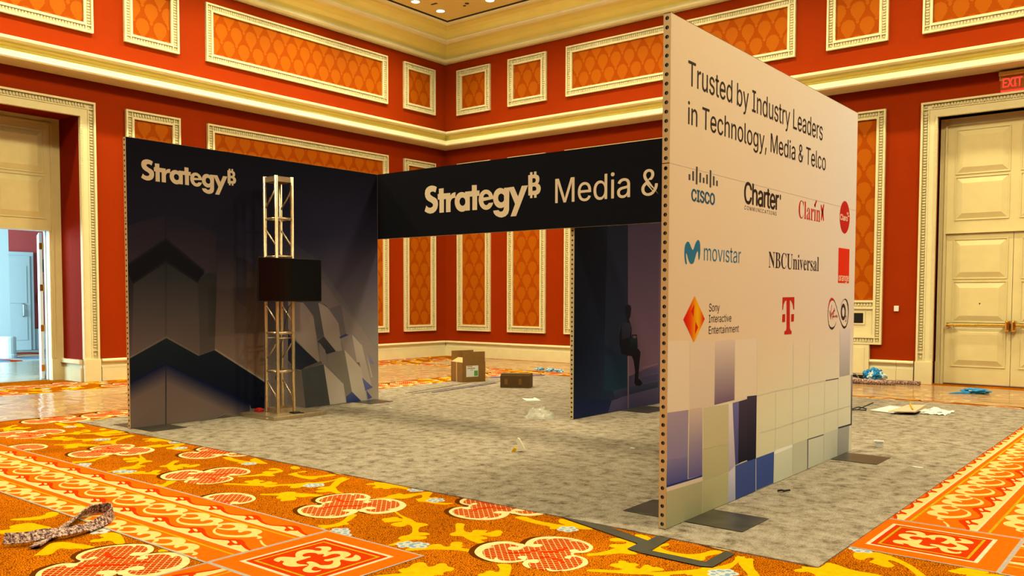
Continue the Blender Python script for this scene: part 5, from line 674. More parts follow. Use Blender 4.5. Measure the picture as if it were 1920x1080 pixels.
def edge_strip(mb, x0, x1, y, sgn, z0=0, z1=H, ribs=True):
    # aluminium profile end with a row of round fixing holes; face normal along sgn*Y
    xc = (x0+x1)/2; R = .0135; n = 16; D = .010
    yy = y; zi = z0
    cuts = [.001, 2.48, H]
    for c0, c1 in zip(cuts, cuts[1:]):
        k = int(round((c1-c0)/.062)); p = (c1-c0-.006)/k
        for i in range(k):
            a, b_ = c0+.003+i*p, c0+.003+(i+1)*p; zc = (a+b_)/2
            sq = []; ci = []; cb = []
            for t in range(n):
                an = 2*math.pi*t/n+math.pi/n; cx, cz = math.cos(an), math.sin(an); q = max(abs(cx)/((x1-x0)/2), abs(cz)/((b_-a)/2))
                sq.append((xc+cx/q, yy, zc+cz/q)); ci.append((xc+R*cx, yy, zc+R*cz)); cb.append((xc+R*cx, yy-sgn*D, zc+R*cz))
            mb.add(sq+ci, [(t, (t+1) % n, n+(t+1) % n, n+t) for t in range(n)], 0)
            for (ax, az) in ((x0, a), (x1, a), (x0, b_), (x1, b_)):
                pass
            # corner fillers between the sampled outline and the true rectangle
            cs = [(x1, b_), (x0, b_), (x0, a), (x1, a)]
            for qi, (ax, az) in enumerate(cs):
                near = sorted(range(n), key=lambda t: (sq[t][0]-ax)**2+(sq[t][2]-az)**2)[:2]
                mb.add([(ax, yy, az), sq[near[0]], sq[near[1]]], [(0, 1, 2)], 0)
            mb.add(ci+cb, [(t, (t+1) % n, n+(t+1) % n, n+t) for t in range(n)], 1)
            mb.add(cb, [tuple(range(n))], 1)
            if i < k-1 or c1 == H:
                mb.box(xc-.0035, xc+.0035, min(yy-sgn*D, yy-sgn*.004), max(yy-sgn*D, yy-sgn*.004), zc-.0115, zc+.0115, 2)
        mb.add([(x0, yy-sgn*.002, c1-.003), (x1, yy-sgn*.002, c1-.003), (x1, yy-sgn*.002, c1+.003), (x0, yy-sgn*.002, c1+.003)], [(0, 1, 2, 3)], 1)
def booth_wall(label, X, y0, y1, front='+'):
    t = thing('display_panel', label, 'booth panel', (X-.0275, (y0+y1)/2, 0), None)
    mb = MB(); x0, x1 = X-.055, X
    mb.box(x0+.0005, x1-.0005, y0+.012, y1-.012, .004, H-.003)
    edge_strip(mb, x0, x1, y0, -1); edge_strip(mb, x0, x1, y1, 1)
    for z in (.001, H):
        mb.quad([(x0, y0, z), (x1, y0, z), (x1, y1, z), (x0, y1, z)])
    for x in (x0, x1):
        for (a, b_) in ((y0, y0+.0125), (y1-.0125, y1)): mb.quad([(x, a, .001), (x, b_, .001), (x, b_, H), (x, a, H)])
    mb.build('frame', ['alu', 'hole', 'slot'], t, recalc=False)
    mb = MB(); mb.quad([(x0-.0003, y0+.004, .004), (x0-.0003, y1-.004, .004), (x0-.0003, y1-.004, H-.004), (x0-.0003, y0+.004, H-.004)]); mb.build('back_fabric', ['backing'], t, recalc=False)
    return t
def base_plate(t, x0, x1, y0, y1):
    mb = MB(); mb.box(x0, x1, y0, y1, .001, .006); return mb.build('base_plate', ['plate'], t, bevel=.0015)
# ---- navy wall on the left
wl_ = booth_wall('navy booth wall with white lettering, behind aluminium truss tower', 0, -LA_, 0)
mb = MB(); pl = lambda y, z: (.0004, y, z)
bg_grid(mb, pl, [-LA_+.004, -2.6, -1.2, -.004], [.004, .9, 1.7, 2.5, H-.004],
        [[(84, 70, 58), (84, 70, 58), (120, 108, 90), (140, 128, 106)], [(62, 52, 48), (66, 56, 52), (90, 80, 74), (112, 102, 88)], [(30, 26, 30), (38, 32, 38), (56, 48, 52), (74, 66, 68)], [(19, 18, 26), (20, 19, 28), (26, 24, 36), (36, 33, 44)], [(15, 14, 19), (14, 14, 20), (14, 14, 20), (15, 14, 22)]], 'L')
art_polys(mb, ART_L, 0, 'L', -LA_+.005, -.005)
g = mb.build('graphic_fabric', ['print'], wl_, recalc=False)
def strategy(mb, place):
    for k, (o_, hs) in enumerate(LET): mb.poly2(o_, lambda a, b_, k=k: place(a, b_, k*.00003), 0, hs)
kx = (LSTR[1][0]-LSTR[0][0])/(3.143-1.012); zb_ = LSTR[3][1]; zt_ = LSTR[2][1]; kz = (zt_-zb_)/(3.213-2.807)
mb = MB(); strategy(mb, lambda a, b_, e: (.0014+e, LSTR[0][0]+(a-1.012)*kx, zb_+(b_-2.807)*kz)); mb.build('wordmark', ['cream_letter'], g, recalc=False)
base_plate(wl_, -.475, -.0555, -3.95, -3.50); base_plate(wl_, .0005, .43, -3.95, -3.50); base_plate(wl_, .0005, .40, -.52, -.07)
# ---- header banner across the front
t = thing('header_banner', 'long black overhead banner with white lettering spanning between booth walls', 'banner', (LB_/2, .0275, 2.48))
mb = MB(); mb.box(0.0005, LB_-.0555, .001, .0545, 2.482, H-.002); mb.build('frame', ['alu'], t)
mb = MB(); mb.quad([(-.02, 0.0006, 2.481), (LB_-.0555, 0.0006, 2.481), (LB_-.0555, 0.0006, H-.001), (-.02, 0.0006, H-.001)], 0, [alb((11, 11, 13), 'L')]*4)
mb.quad([(0, .0004, 2.974), (LB_-.06, .0004, 2.974), (LB_-.06, .0004, 2.977), (0, .0004, 2.977)], 0, [alb((6, 6, 8), 'L')]*4)
mb.quad([(-.02, .0552, 2.481), (LB_-.0555, .0552, 2.481), (LB_-.0555, .0552, H-.001), (-.02, .0552, H-.001)], 0, [alb((11, 11, 13), 'L')]*4)
g = mb.build('graphic_fabric', ['print'], t, recalc=False)
mb = MB(); strategy(mb, lambda a, b_, e: (a, -.001-e, b_)); mb.build('wordmark', ['cream_letter'], g, recalc=False); mb = MB(); text_on(mb, 'Media &', TXM, lambda a, b_: (a, -.001, b_), weight=.004, href='M', lift=(0, -2e-5, 0)); mb.build('lettering', ['cream_letter'], g, recalc=False)
# ---- dark inner wall with the seated figure print
wi = booth_wall('dark inner booth wall printed with a seated figure, behind peach wall', LM_, .056, .056+3.968)
mb = MB(); pl = lambda y, z: (LM_+.0004, y, z)
bg_grid(mb, pl, [.06, 1.05, 1.6, 2.35, 4.02], [.004, .9, 1.8, 2.5, H-.004],
        [[(22, 28, 44), (30, 36, 56), (62, 54, 70), (58, 52, 70), (58, 52, 70)], [(10, 14, 24), (20, 28, 42), (50, 44, 60), (88, 68, 78), (90, 70, 78)], [(10, 12, 19), (16, 19, 32), (38, 32, 46), (78, 58, 68), (90, 66, 74)], [(9, 11, 17), (14, 16, 26), (26, 24, 36), (52, 42, 54), (60, 48, 60)], [(8, 9, 14), (10, 12, 20), (16, 16, 24), (24, 22, 32), (30, 26, 38)]], 'I')
art_polys(mb, ART_I, LM_, 'I', .06, 4.02)
mb.build('graphic_fabric', ['print'], wi, recalc=False); base_plate(wi, LM_+.0005, LM_+.44, 1.22, 1.92)
# ---- peach wall of customer logos, nearest the camera
wf = booth_wall('tall peach booth wall of company logos, nearest, with perforated end', LB_, -LC_, 0)
mb = MB(); pl = lambda y, z: (LB_+.0004, y, z)
bg_grid(mb, pl, [-LC_+.004, -2.2, -.004], [.004, .6, 1.3, H-.004], [[(176, 160, 112), (196, 180, 136), (206, 192, 152)], [(206, 176, 122), (214, 190, 140), (222, 202, 158)], [(224, 172, 114), (228, 178, 124), (234, 192, 147)], [(222, 168, 107), (226, 176, 120), (234, 192, 145)]], 'F')  # brightening towards the far end is lamp falloff put into the print colours
art_polys(mb, ART_F, LB_, 'F', -LC_+.005, -.005)
for k, (a, b_) in enumerate(SEAMS_F):
    for off, c in ((-.0025, (202, 180, 140)), (.0025, (218, 198, 158))):
        d = Vector((b_[0]-a[0], b_[1]-a[1])).normalized(); nn = Vector((-d.y, d.x))
        if abs(d.y) > .7 and nn.x < 0: nn = -nn
        if abs(d.y) <= .7 and nn.y > 0: nn = -nn
        q = [Vector(a)+nn*(off-.002), Vector(b_)+nn*(off-.002), Vector(b_)+nn*(off+.002), Vector(a)+nn*(off+.002)]
        mb.quad([(LB_+.0012, max(-LC_+.005, min(-.005, p.x)), p.y) for p in q], 0, [alb(c, 'F', .7)]*4)
mb.quad([(LB_+.0012, -LC_+.004, 2.479), (LB_+.0012, -.004, 2.479), (LB_+.0012, -.004, 2.482), (LB_+.0012, -LC_+.004, 2.482)], 0, [alb((214, 170, 124), 'F')]*4)
g = mb.build('graphic_fabric', ['print'], wf, recalc=False)
P7 = lambda y, z: (LB_+.0016, y, z)
P8 = lambda y, z: (LB_+.0020, y, z)
P9 = lambda y, z: (LB_+.0023, y, z)
def lab(o, s): o['label'] = s
mb = MB(); text_on(mb, 'Trusted by Industry Leaders', TX['l1'], P7, weight=.002); lab(mb.build('headline_lettering', ['blk_ink'], g, recalc=False), 'upper black headline row'); mb = MB(); text_on(mb, 'in Technology, Media & Telco', TX['l2'], P7, weight=.002); lab(mb.build('headline_lettering', ['blk_ink'], g, recalc=False), 'lower black headline row')
mb = MB()
for p in CISCO_BARS: stroke(mb, p, .026, P7)
text_on(mb, 'cisco'.upper(), TX['cisco'], P7, weight=.006, m=1, href='C'); lab(mb.build('logo', ['slate_ink', 'teal_ink'], g, recalc=False), 'row of upright bars over teal capitals')
mb = MB(); text_on(mb, 'Charter', TX['charter'], P7, weight=.007, href='C', spacing=.93); text_on(mb, 'COMMUNICATIONS', TX['comm'], P7, spacing=1.3, href='C')
a0, a1, b0, b1 = TX['charter']; stroke(mb, [(a1+.03, b1-.075), (a1+.03, b1-.035)], .022, P7); lab(mb.build('logo', ['blk_ink'], g, recalc=False), 'black wordmark over small spaced capitals')
mb = MB(); cl = TX['clarin']; nm = ''.join(chr(0x1D400+ord(c)-65) if c.isupper() else chr(0x1D41A+ord(c)-97) for c in 'Clarin')
try: text_on(mb, nm, cl, P7, SERIF, href=chr(0x1D400+19), weight=0)
except Exception: text_on(mb, 'Clarin', cl, P7)
for p in CLAR_X: stroke(mb, p, [.02, .035, .035, .02][:len(p)], P7, 0)
yi = cl[0]+(cl[1]-cl[0])*.735; stroke(mb, [(yi-.01, cl[2]+.135), (yi+.045, cl[2]+.19)], .025, P7)
lab(mb.build('logo', ['crim_ink'], g, recalc=False), 'red serif wordmark with leaping figure')
mb = MB(); mb.poly2(CLARO, P7, 0); text_on(mb, 'Claro', TX['claro'], P8, weight=.003, m=1, href='C')
for p in CLARO_RAYS: stroke(mb, p, .014, P8, 1)
lab(mb.build('logo', ['crim_ink', 'pale_ink'], g, recalc=False), 'red disc with pale word')
mb = MB(); mb.poly2(chaikin(LOGO_M, 2), P7, 0); text_on(mb, 'movıstar', TX['movi'], P7, weight=.0, m=0, href='x'); lab(mb.build('logo', ['teal2_ink'], g, recalc=False), 'teal rounded letter M and wordmark')
mb = MB(); nm = ''.join(chr(0x1D400+ord(c)-65) if c.isupper() else chr(0x1D41A+ord(c)-97) for c in 'NBCUniversal')
try: text_on(mb, nm, TX['nbc'], P7, SERIF, href=chr(0x1D400+19))
except Exception: text_on(mb, 'NBCUniversal', TX['nbc'], P7)
lab(mb.build('logo', ['navy_ink'], g, recalc=False), 'dark serif wordmark')
mb = MB(); mb.poly2(ORANGE, P7, 0); text_on(mb, 'orange', TX['orange'], P8, weight=.002, m=1, href='x'); lab(mb.build('logo', ['red_ink', 'pale_ink'], g, recalc=False), 'vermilion square with pale word')
# diamond logo: red corners blending to amber along the middle
mb = MB(); dy0 = min(p[0] for p in DIAM); dy1 = max(p[0] for p in DIAM); dyc = (dy0+dy1)/2
stops = [(0, (205, 14, 10)), (.3, (226, 52, 4)), (.55, (236, 140, 8)), (.72, (238, 150, 10)), (1, (205, 10, 14))]
def dcol(y, z):
    t_ = (y-dy0)/(dy1-dy0)
    for (a, ca), (b_, cb) in zip(stops, stops[1:]):
        if a <= t_ <= b_: return alb(lerp(ca, cb, (t_-a)/(b_-a)), 'F')
    return alb(stops[-1][1], 'F')
for i in range(12):
    s_ = clip(clip(DIAM, 0, dy0+(dy1-dy0)*i/12-1e-6, False), 0, dy0+(dy1-dy0)*(i+1)/12+1e-6, True)
    if len(s_) > 2: mb.poly2(s_, P7, 0, cols=dcol)
mb.poly2(DIAM_A, P8, 0, cols=lambda y, z: alb((232, 120, 10), 'F'))
for q in DIAM_B: mb.poly2(q, P9, 0, cols=lambda y, z: alb((212, 30, 8), 'F'))
mb.col = alb((14, 13, 16), 'F')
for s_, k in (('Sony', 'sony'), ('Interactive', 'inter'), ('Entertainment', 'enter')): text_on(mb, s_, TX[k], P7, href='E')
lab(mb.build('logo', ['print'], g, recalc=False), 'red and amber diamond beside three black lines')
mb = MB()
for q in LOGO_T: mb.poly2(q, P7, 0)
lab(mb.build('logo', ['crim_ink'], g, recalc=False), 'crimson slab letter T with two squares')
mb = MB(); n_ = len(V_LOOP); lp = chaikin(V_LOOP, 0)
stroke(mb, V_LOOP[:10], [.006, .008, .012, .02, .024, .018, .014, .012, .012, .016], P7, 0); stroke(mb, V_LOOP[9:15], [.016, .022, .026, .03, .024, .014], P7, 1); stroke(mb, V_LOOP[14:], [.014]+[.010, .010, .010, .012, .018, .024, .022, .02, .018, .018, .022, .03, .024, .014, .006][:len(V_LOOP)-15], P7, 0)
stroke(mb, V_O+[V_O[0]], .036, P7, 0); text_on(mb, '2', TX['two'], P7, m=0, href='2', weight=.002)
for q in V_TXT: stroke(mb, q, .011, P8, 1)
lab(mb.build('logo', ['navy_ink', 'crim_ink'], g, recalc=False), 'looped outline with red script and dark letter O')
base_plate(wf, 6.68, LB_-.0555, -3.69, -3.235); base_plate(wf, LB_+.0005, 7.615, -3.69, -3.235); base_plate(wf, LB_+.0005, 7.612, -.63, -.16)
# ================================================================== TRUSS TOWER
t = thing('truss_tower', 'square aluminium truss tower on flat base plate before navy wall', 'truss', (.395, -2.122, 0))
mb = MB(); mb.box(.045, .785, -2.505, -1.66, .0005, .045); mb.box(.045, .785, -2.505, -1.66, .045, .05); bp_ = mb.build('base_plate', ['truss'], t, bevel=.004)
mb = MB(); mb.box(.62, .66, -2.5055, -2.5045, .018, .034); mb.build('sticker', ['white'], bp_)
TX0, TX1, TY0, TY1 = .272, .520, -2.246, -1.998; R_ = .0235
for x in (TX0, TX1):
    for y in (TY0, TY1):
        mb = MB(); mb.tube([(x, y, .05), (x, y, 3.166)], R_, 16); mb.build('chord', ['truss'], t, smooth=True)
for nme, z0, z1 in (('foot_frame', .052, .112), ('head_frame', 3.092, 3.16)):
    mb = MB()
    for y in (TY0, TY1): mb.box(TX0, TX1, y-.006, y+.006, z0, z1)
    for x in (TX0, TX1): mb.box(x-.006, x+.006, TY0, TY1, z0, z1)
    if nme == 'head_frame': mb.box(TX0, TX1, TY0, TY1, z1-.008, z1)
    mb.build(nme, ['truss'], t)
for z in (2.611, 2.113, 1.60, 1.109, .599):
    for y in (TY0, TY1): mb = MB(); mb.tube([(TX0, y, z), (TX1, y, z)], .014, 10); mb.build('rung', ['truss'], t, smooth=True)
    for x in (TX0, TX1): mb = MB(); mb.tube([(x, TY0, z), (x, TY1, z)], .021 if x == TX1 else .012, 10); mb.build('rung', ['truss'], t, smooth=True)
for z in (1.04,):
    for x in (TX0, TX1): mb = MB(); mb.tube([(x-.01, TY0, z), (x-.01, TY1, z)], .010, 8); mb.build('rung', ['truss'], t, smooth=True)
for (za, zb2) in ((2.74, 3.00), (2.49, 2.24), (1.99, 1.74), (1.48, 1.24), (.75, .99), (.48, .23)):
    for y in (TY0, TY1): mb = MB(); mb.tube([(TX0, y, za), (TX1, y, zb2)], .0105, 8); mb.build('brace', ['truss'], t, smooth=True)
for z in (3.0, 2.975): mb = MB(); mb.tube([(TX0, TY0-.022, z), (TX0, TY0-.0245, z)], .006, 8); mb.build('bolt_hole', ['black'], t)
mb = MB(); mb.tube([(.50, -2.0, 2.02), (.50, -1.99, 2.16)], .018, 8); mb.build('clamp', ['blackpl'], t)
# ---- television on the truss
t = thing('television', 'black flat screen television mounted on truss tower', 'television', (.60, -2.09, 1.52))
mb = MB(); mb.box(.585, .612, -2.595, -1.59, 1.524, 2.092); mb.box(.558, .586, -2.45, -1.73, 1.58, 1.98); mb.build('casing', ['blackpl'], t, bevel=.003)
mb = MB(); mb.box(.6122, .6135, -2.588, -1.597, 1.538, 2.086); mb.build('screen', ['screen'], t)
mb = MB(); mb.box(.5435, .558, -2.26, -1.985, 1.66, 1.90); mb.build('bracket', ['blackpl'], t)
# ---- cables by the tower
mb = MB(); mb.tube([(.545, -1.95, 1.56), (.48, -2.04, 1.45), (.42, -2.06, 1.2), (.40, -2.10, .95), (.36, -2.07, .75), (.37, -2.09, .60), (.33, -2.12, .52)], .006, 6); mb.lathe([(0, -.03), (.022, -.02), (.022, .02), (0, .03)], (.33, -2.12, .50), 8)
o = mb.build('power_cord', ['cable'], smooth=True); recenter(o); tag(o, 'thin black power cord dangling inside the truss tower under television', 'cord')
pts = [Vector((max(a, .03)+.0, b_, .006)) for a, b_ in CABLE]
pts[2].z = .05; pts[3].z = .03
mb = MB(); mb.tube([tuple(p) for p in pts]+[(.06, -2.1, .056)], .005, 6); o = mb.build('floor_cable', ['gcable'], smooth=True); recenter(o); tag(o, 'thin grey cable curling along the foot of navy wall', 'cable')
mb = MB(); mb.box(.12, .22, -2.34, -2.25, .0515, .085); mb.box(.135, .205, -2.325, -2.265, .085, .10); o = mb.build('clamp_block', ['redpl'], bevel=.006); recenter(o); tag(o, 'small red plastic block lying on truss base plate', 'block')
mb = MB(); mb.box(.60, .70, -2.13, -2.02, .0515, .069); mb.tube([(.70, -2.06, .06), (.755, -2.01, .056)], .008, 6); o = mb.build('plug', ['blackpl'], bevel=.004); recenter(o); tag(o, 'small black plug lying on right of truss base plate', 'plug')
# ================================================================== FLOOR FILMS
def film(x0, x1, y0, y1, label, nx, ny, seed):
    mb = MB(); r_ = random.Random(seed)
    P_ = lambda i, j: (x0+(x1-x0)*i/nx+(.03*math.sin(j*.9+seed) if i in (0, nx) else 0), y0+(y1-y0)*j/ny+(.03*math.sin(i*1.3) if j in (0, ny) else 0), .002+.004*noise.noise(Vector((i*.31, j*.43, seed)))+.003)
    v = [P_(i, j) for i in range(nx+1) for j in range(ny+1)]
    f = [(i*(ny+1)+j, (i+1)*(ny+1)+j, (i+1)*(ny+1)+j+1, i*(ny+1)+j+1) for i in range(nx) for j in range(ny)]
    mb.add(v, f); o = mb.build('floor_film', ['film'], smooth=True); recenter(o); return tag(o, label, 'plastic film')
film(-4.80, -3.72, -12, 5.25, 'shiny clear plastic film strip over patterned carpet along left wall, nearer the wall', 12, 120, 1)
film(-3.70, -1.80, -12, 5.25, 'shiny clear plastic film strip over patterned carpet along left wall, nearer booth carpet', 14, 120, 2)
film(-4.80, 14, 5.72, 7.95, 'shiny clear plastic film over the patterned carpet along the right wall', 130, 18, 3)
film(.5, 14, 5.28, 5.70, 'narrow clear plastic film strip between booth carpet and wide film', 100, 5, 4)
film(-12.6, XL-.95, -6, 3, 'clear plastic film covering the foyer floor beyond left doorway', 40, 40, 5)
# ================================================================== CARDBOARD BOXES
def rotbox(cx, cy, ang):
    c, s_ = math.cos(ang), math.sin(ang); return lambda a, b_, z: (cx+a*c-b_*s_, cy+a*s_+b_*c, z)
T = rotbox(-.77, 2.80, math.atan2(.32, -.947)+math.pi)      # a: left->front edge direction, front corner at origin
T = rotbox(-.77, 2.80, math.radians(-18.7))
t = thing('cardboard_box', 'open brown cardboard box with raised flaps and white label', 'box', (-.8, 3.1, 0))
mb = MB(T); w_, d_, h_ = .44, .50, .375
mb.box(-w_, 0, 0, .006, .001, h_); mb.box(-w_, 0, d_-.006, d_, .001, h_); mb.box(-w_, -w_+.006, .006, d_-.006, .001, h_); mb.box(-.006, 0, .006, d_-.006, .001, h_); mb.box(-w_, 0, 0, d_, .001, .008)
body = mb.build('body', ['card'], t)
mb = MB(T); mb.box(-.006, .0, .01, d_-.01, h_+.001, h_+.195); mb.build('flap', ['card'], t)
mb = MB(T); mb.box(-w_, -w_+.006, .01, d_-.01, h_+.001, h_+.20); mb.build('flap', ['card'], t)
mb = MB(T); mb.frustum([(-w_+.01, 0, h_), (-.01, 0, h_), (-.01, .005, h_), (-w_+.01, .005, h_)], [(-w_+.01, .15, h_+.075), (-.01, .15, h_+.075), (-.01, .155, h_+.072), (-w_+.01, .155, h_+.072)]); mb.build('flap', ['cardd'], t)
mb = MB(T); mb.frustum([(-w_+.01, d_, h_), (-.01, d_, h_), (-.01, d_-.005, h_), (-w_+.01, d_-.005, h_)], [(-w_+.01, d_-.10, h_+.14), (-.01, d_-.10, h_+.14), (-.01, d_-.105, h_+.137), (-w_+.01, d_-.105, h_+.137)]); mb.build('flap', ['card'], t)
mb = MB(T); mb.box(-.235, -.20, -.0012, -.0002, .001, h_); mb.build('packing_tape', ['cardd'], body)
MT['greenlab'] = mat('green_label', (.10, .36, .08), .5)
mb = MB(T); mb.box(.0002, .001, .085, .345, .10, .31); mb.box(.001, .0014, .255, .335, .115, .215, 1)
mb.box(.001, .0014, .105, .22, .285, .305, 2)
for i in range(5): mb.box(.001, .0014, .11+i*.034, .135+i*.034, .252, .266, 3)
for i in range(2): mb.box(.001, .0014, .18+i*.03, .20+i*.03, .224, .234, 3)
mb.build('paper_label', ['white', 'greenlab', 'gold', 'blk_ink'], body)
T = rotbox(.583, 2.685, math.atan2(.267, .458))
t = thing('cardboard_box', 'low closed shade-darkened brown cardboard box on booth carpet, right of open box', 'box', (.58, 2.85, 0))
mb = MB(T); mb.box(-.265, .265, 0, .36, .001, .215); mb.frustum([(-.265, 0, .215), (.265, 0, .215), (.265, .36, .215), (-.265, .36, .215)], [(-.255, .012, .232), (.258, .012, .236), (.258, .35, .236), (-.255, .35, .232)]); body = mb.build('body', ['card_shade'], t)
mb = MB(T); mb.box(-.26, .262, .008, .18, .2365, .246); mb.build('flap', ['card_shade'], t); mb = MB(T); mb.box(-.26, .262, .185, .355, .2365, .243); mb.build('flap', ['card_shade'], t)
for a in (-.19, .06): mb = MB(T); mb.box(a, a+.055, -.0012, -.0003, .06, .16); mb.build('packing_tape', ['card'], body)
# ================================================================== crumpled bits
def crumple(name, c, size, mats, label, cat, seed, sub_=3, amp=.45, freq=2.2, flat=True, pick=None):
    bm = bmesh.new(); bmesh.ops.create_icosphere(bm, subdivisions=sub_, radius=1)
    for v in bm.verts:
        p = v.co.copy(); n_ = 1+amp*noise.noise(p*freq+Vector((seed*3.1, seed, 0)))+amp*.6*noise.noise(p*freq*2.7+Vector((seed, 0, seed)))
        v.co = Vector((p.x*n_*size[0], p.y*n_*size[1], p.z*n_*size[2]))
    zm = min(v.co.z for v in bm.verts)*.55
    for v in bm.verts: v.co.z = max(v.co.z, zm)-zm
    me = bpy.data.meshes.new(name); bm.to_mesh(me)
    for m_ in mats: me.materials.append(MT[m_])
    if pick:
        for p in me.polygons: p.material_index = pick(p.center, p.index)
    bm.free(); o = bpy.data.objects.new(name, me); o.location = c; COL.objects.link(o); return tag(o, label, cat)
mb = MB(); nb, na = 26, 34; v = [(0, 0, 0)]*0
PK = ((-.10, .02, .085, .05), (.03, .04, .09, .045), (.15, .0, .07, .05), (-.02, -.03, .06, .07), (-.16, -.03, .035, .06), (.08, -.05, .05, .06))
for i in range(nb+1):
    for j in range(na):
        an = 2*math.pi*j/na; rr = i/nb; ex = .215*(1+.10*math.sin(3*an+1)+.07*math.sin(7*an)); ey = .125*(1+.12*math.sin(4*an)+.06*math.sin(9*an+2))
        x, y = ex*rr*math.cos(an), ey*rr*math.sin(an); h = sum(hh*math.exp(-((x-px)**2+(y-py)**2)/(2*sg*sg)) for px, py, hh, sg in PK)
        h = h*(1-rr**6)+.035*(1-rr**4)*noise.noise(Vector((x*26, y*26, 4)))+.016*(1-rr**4)*noise.noise(Vector((x*70, y*70, 1)))
        c_, s_ = math.cos(.55), math.sin(.55); v.append((3.21+x*c_-y*s_, -.09+x*s_+y*c_, .002+max(0, h)))
mb.add(v, [(i*na+j, i*na+(j+1) % na, (i+1)*na+(j+1) % na, (i+1)*na+j) for i in range(nb) for j in range(na)])
o = mb.build('plastic_bag', ['bag']); recenter(o); tag(o, 'crumpled clear plastic bag on grey booth carpet before inner wall', 'plastic bag')
t = thing('candy_wrapper', 'crumpled pale wrapper with yellow tip standing on grey carpet', 'wrapper', (4.55, -2.26, 0))
def W(a, c): return (4.55+a*.63-c*.0, -2.26+a*.78, c)
mb = MB(); A = [(-.02, .0), (.045, .012), (.075, .03), (.05, .075), (.02, .13), (.0, .145), (-.018, .125), (.0, .08), (.02, .05), (-.01, .035)]
mb.prism(A, lambda a, z: (4.55+a*.63, -2.26+a*.78, z+.001), lambda a, z: (4.55+a*.63-.02+.3*z*.2, -2.26+a*.78+.03, z+.001)); mb.build('paper', ['pale_ink'], t)
mb = MB(); mb.prism([(-.065, 0), (-.02, .0), (-.012, .035), (-.035, .045)], lambda a, z: (4.55+a*.63, -2.262+a*.78, z+.001), lambda a, z: (4.53+a*.63, -2.22+a*.78, z+.001)); mb.build('tip', ['c_ye'], t)
mb = MB(); mb.prism([(a, b_) for a, b_ in PAPER], lambda a, b_: (a, b_, .001), lambda a, b_: (a, b_, .006+.02*max(0, b_-1.55))); o = mb.build('paper_sheet', ['paper']); recenter(o); tag(o, 'flat white torn paper lying on grey carpet in front of low box', 'paper')
# white plastic container lid/cup on the right
mb = MB(); mb.lathe([(0, .001), (.034, .001), (.043, .06), (.052, .062), (.052, .068), (.041, .067), (.032, .006), (0, .006)], (7.335, .42, 0), 20); o = mb.build('plastic_cup', ['white']); recenter(o); tag(o, 'small white plastic cup on grey carpet right of peach wall', 'cup')
# white packing sheet, brown sleeve and an orange pencil
def rag(name, x0, x1, y0, y1, nx, ny, hgt, seed, m_, label, cat, cut=None):
    mb = MB(); v = []
    for i in range(nx+1):
        for j in range(ny+1):
            u, w_ = i/nx, j/ny; e = min(u, 1-u, w_, 1-w_)*4; wob = .05
            x = x0+(x1-x0)*u+wob*noise.noise(Vector((i*.5, j*.5, seed))); y = y0+(y1-y0)*w_+wob*2*noise.noise(Vector((i*.4, j*.6, seed+9)))
            z = .004+hgt*abs(noise.noise(Vector((x*7, y*7, seed))))*(.4+min(1, e)); v.append((x, y, z))
    mb.add(v, [(i*(ny+1)+j, (i+1)*(ny+1)+j, (i+1)*(ny+1)+j+1, i*(ny+1)+j+1) for i in range(nx) for j in range(ny)])
    o = mb.build(name, [m_]); recenter(o)
    return tag(o, label, cat)
rag('packing_sheet', 6.90, 7.30, 3.58, 4.14, 26, 20, .06, 3, 'paper', 'rumpled translucent white packing sheet on grey carpet, right of peach wall', 'packing sheet')
mb = MB(); mb.prism([(6.36, 3.46), (6.70, 3.36), (6.80, 3.98), (6.46, 4.08)], lambda a, b_: (a, b_, .006), lambda a, b_: (a, b_, .010+.02*(b_-3.3))); o = mb.build('paper_sheet', ['white']); recenter(o); tag(o, 'folded white paper sheet lying left of rumpled packing sheet', 'paper')
MT['kraft'] = mat('kraft_paper', (.62, .44, .30), .7)
mb = MB(); mb.prism([(6.66, 3.24), (6.98, 3.36), (7.0, 3.84), (6.78, 3.74)], lambda a, b_: (a, b_, .035+.03*(b_-3.2)), lambda a, b_: (a, b_, .04+.10*(b_-3.2))); o = mb.build('paper_sleeve', ['kraft']); recenter(o); tag(o, 'beige paper sleeve resting on the white packing sheet', 'paper')
mb = MB(); mb.tube([(6.80, 3.80, .112), (6.93, 3.42, .078)], .009, 6); o = mb.build('pencil', ['c_ye']); recenter(o); tag(o, 'short orange stick lying across the white packing sheet', 'stick')
mb = MB()
for (a, b_, c) in (((6.12, 3.30, .013), (6.22, 3.42, .05), (6.30, 3.50, .02)), ((6.20, 3.45, .013), (6.28, 3.55, .06), (6.33, 3.70, .09)), ((6.10, 3.25, .012), (6.22, 3.33, .02), (6.32, 3.42, .012))): mb.tube([a, b_, c], .009, 6)
o = mb.build('strap', ['cable']); recenter(o); tag(o, 'tangled dark strap on grey carpet at far edge of peach wall', 'strap')
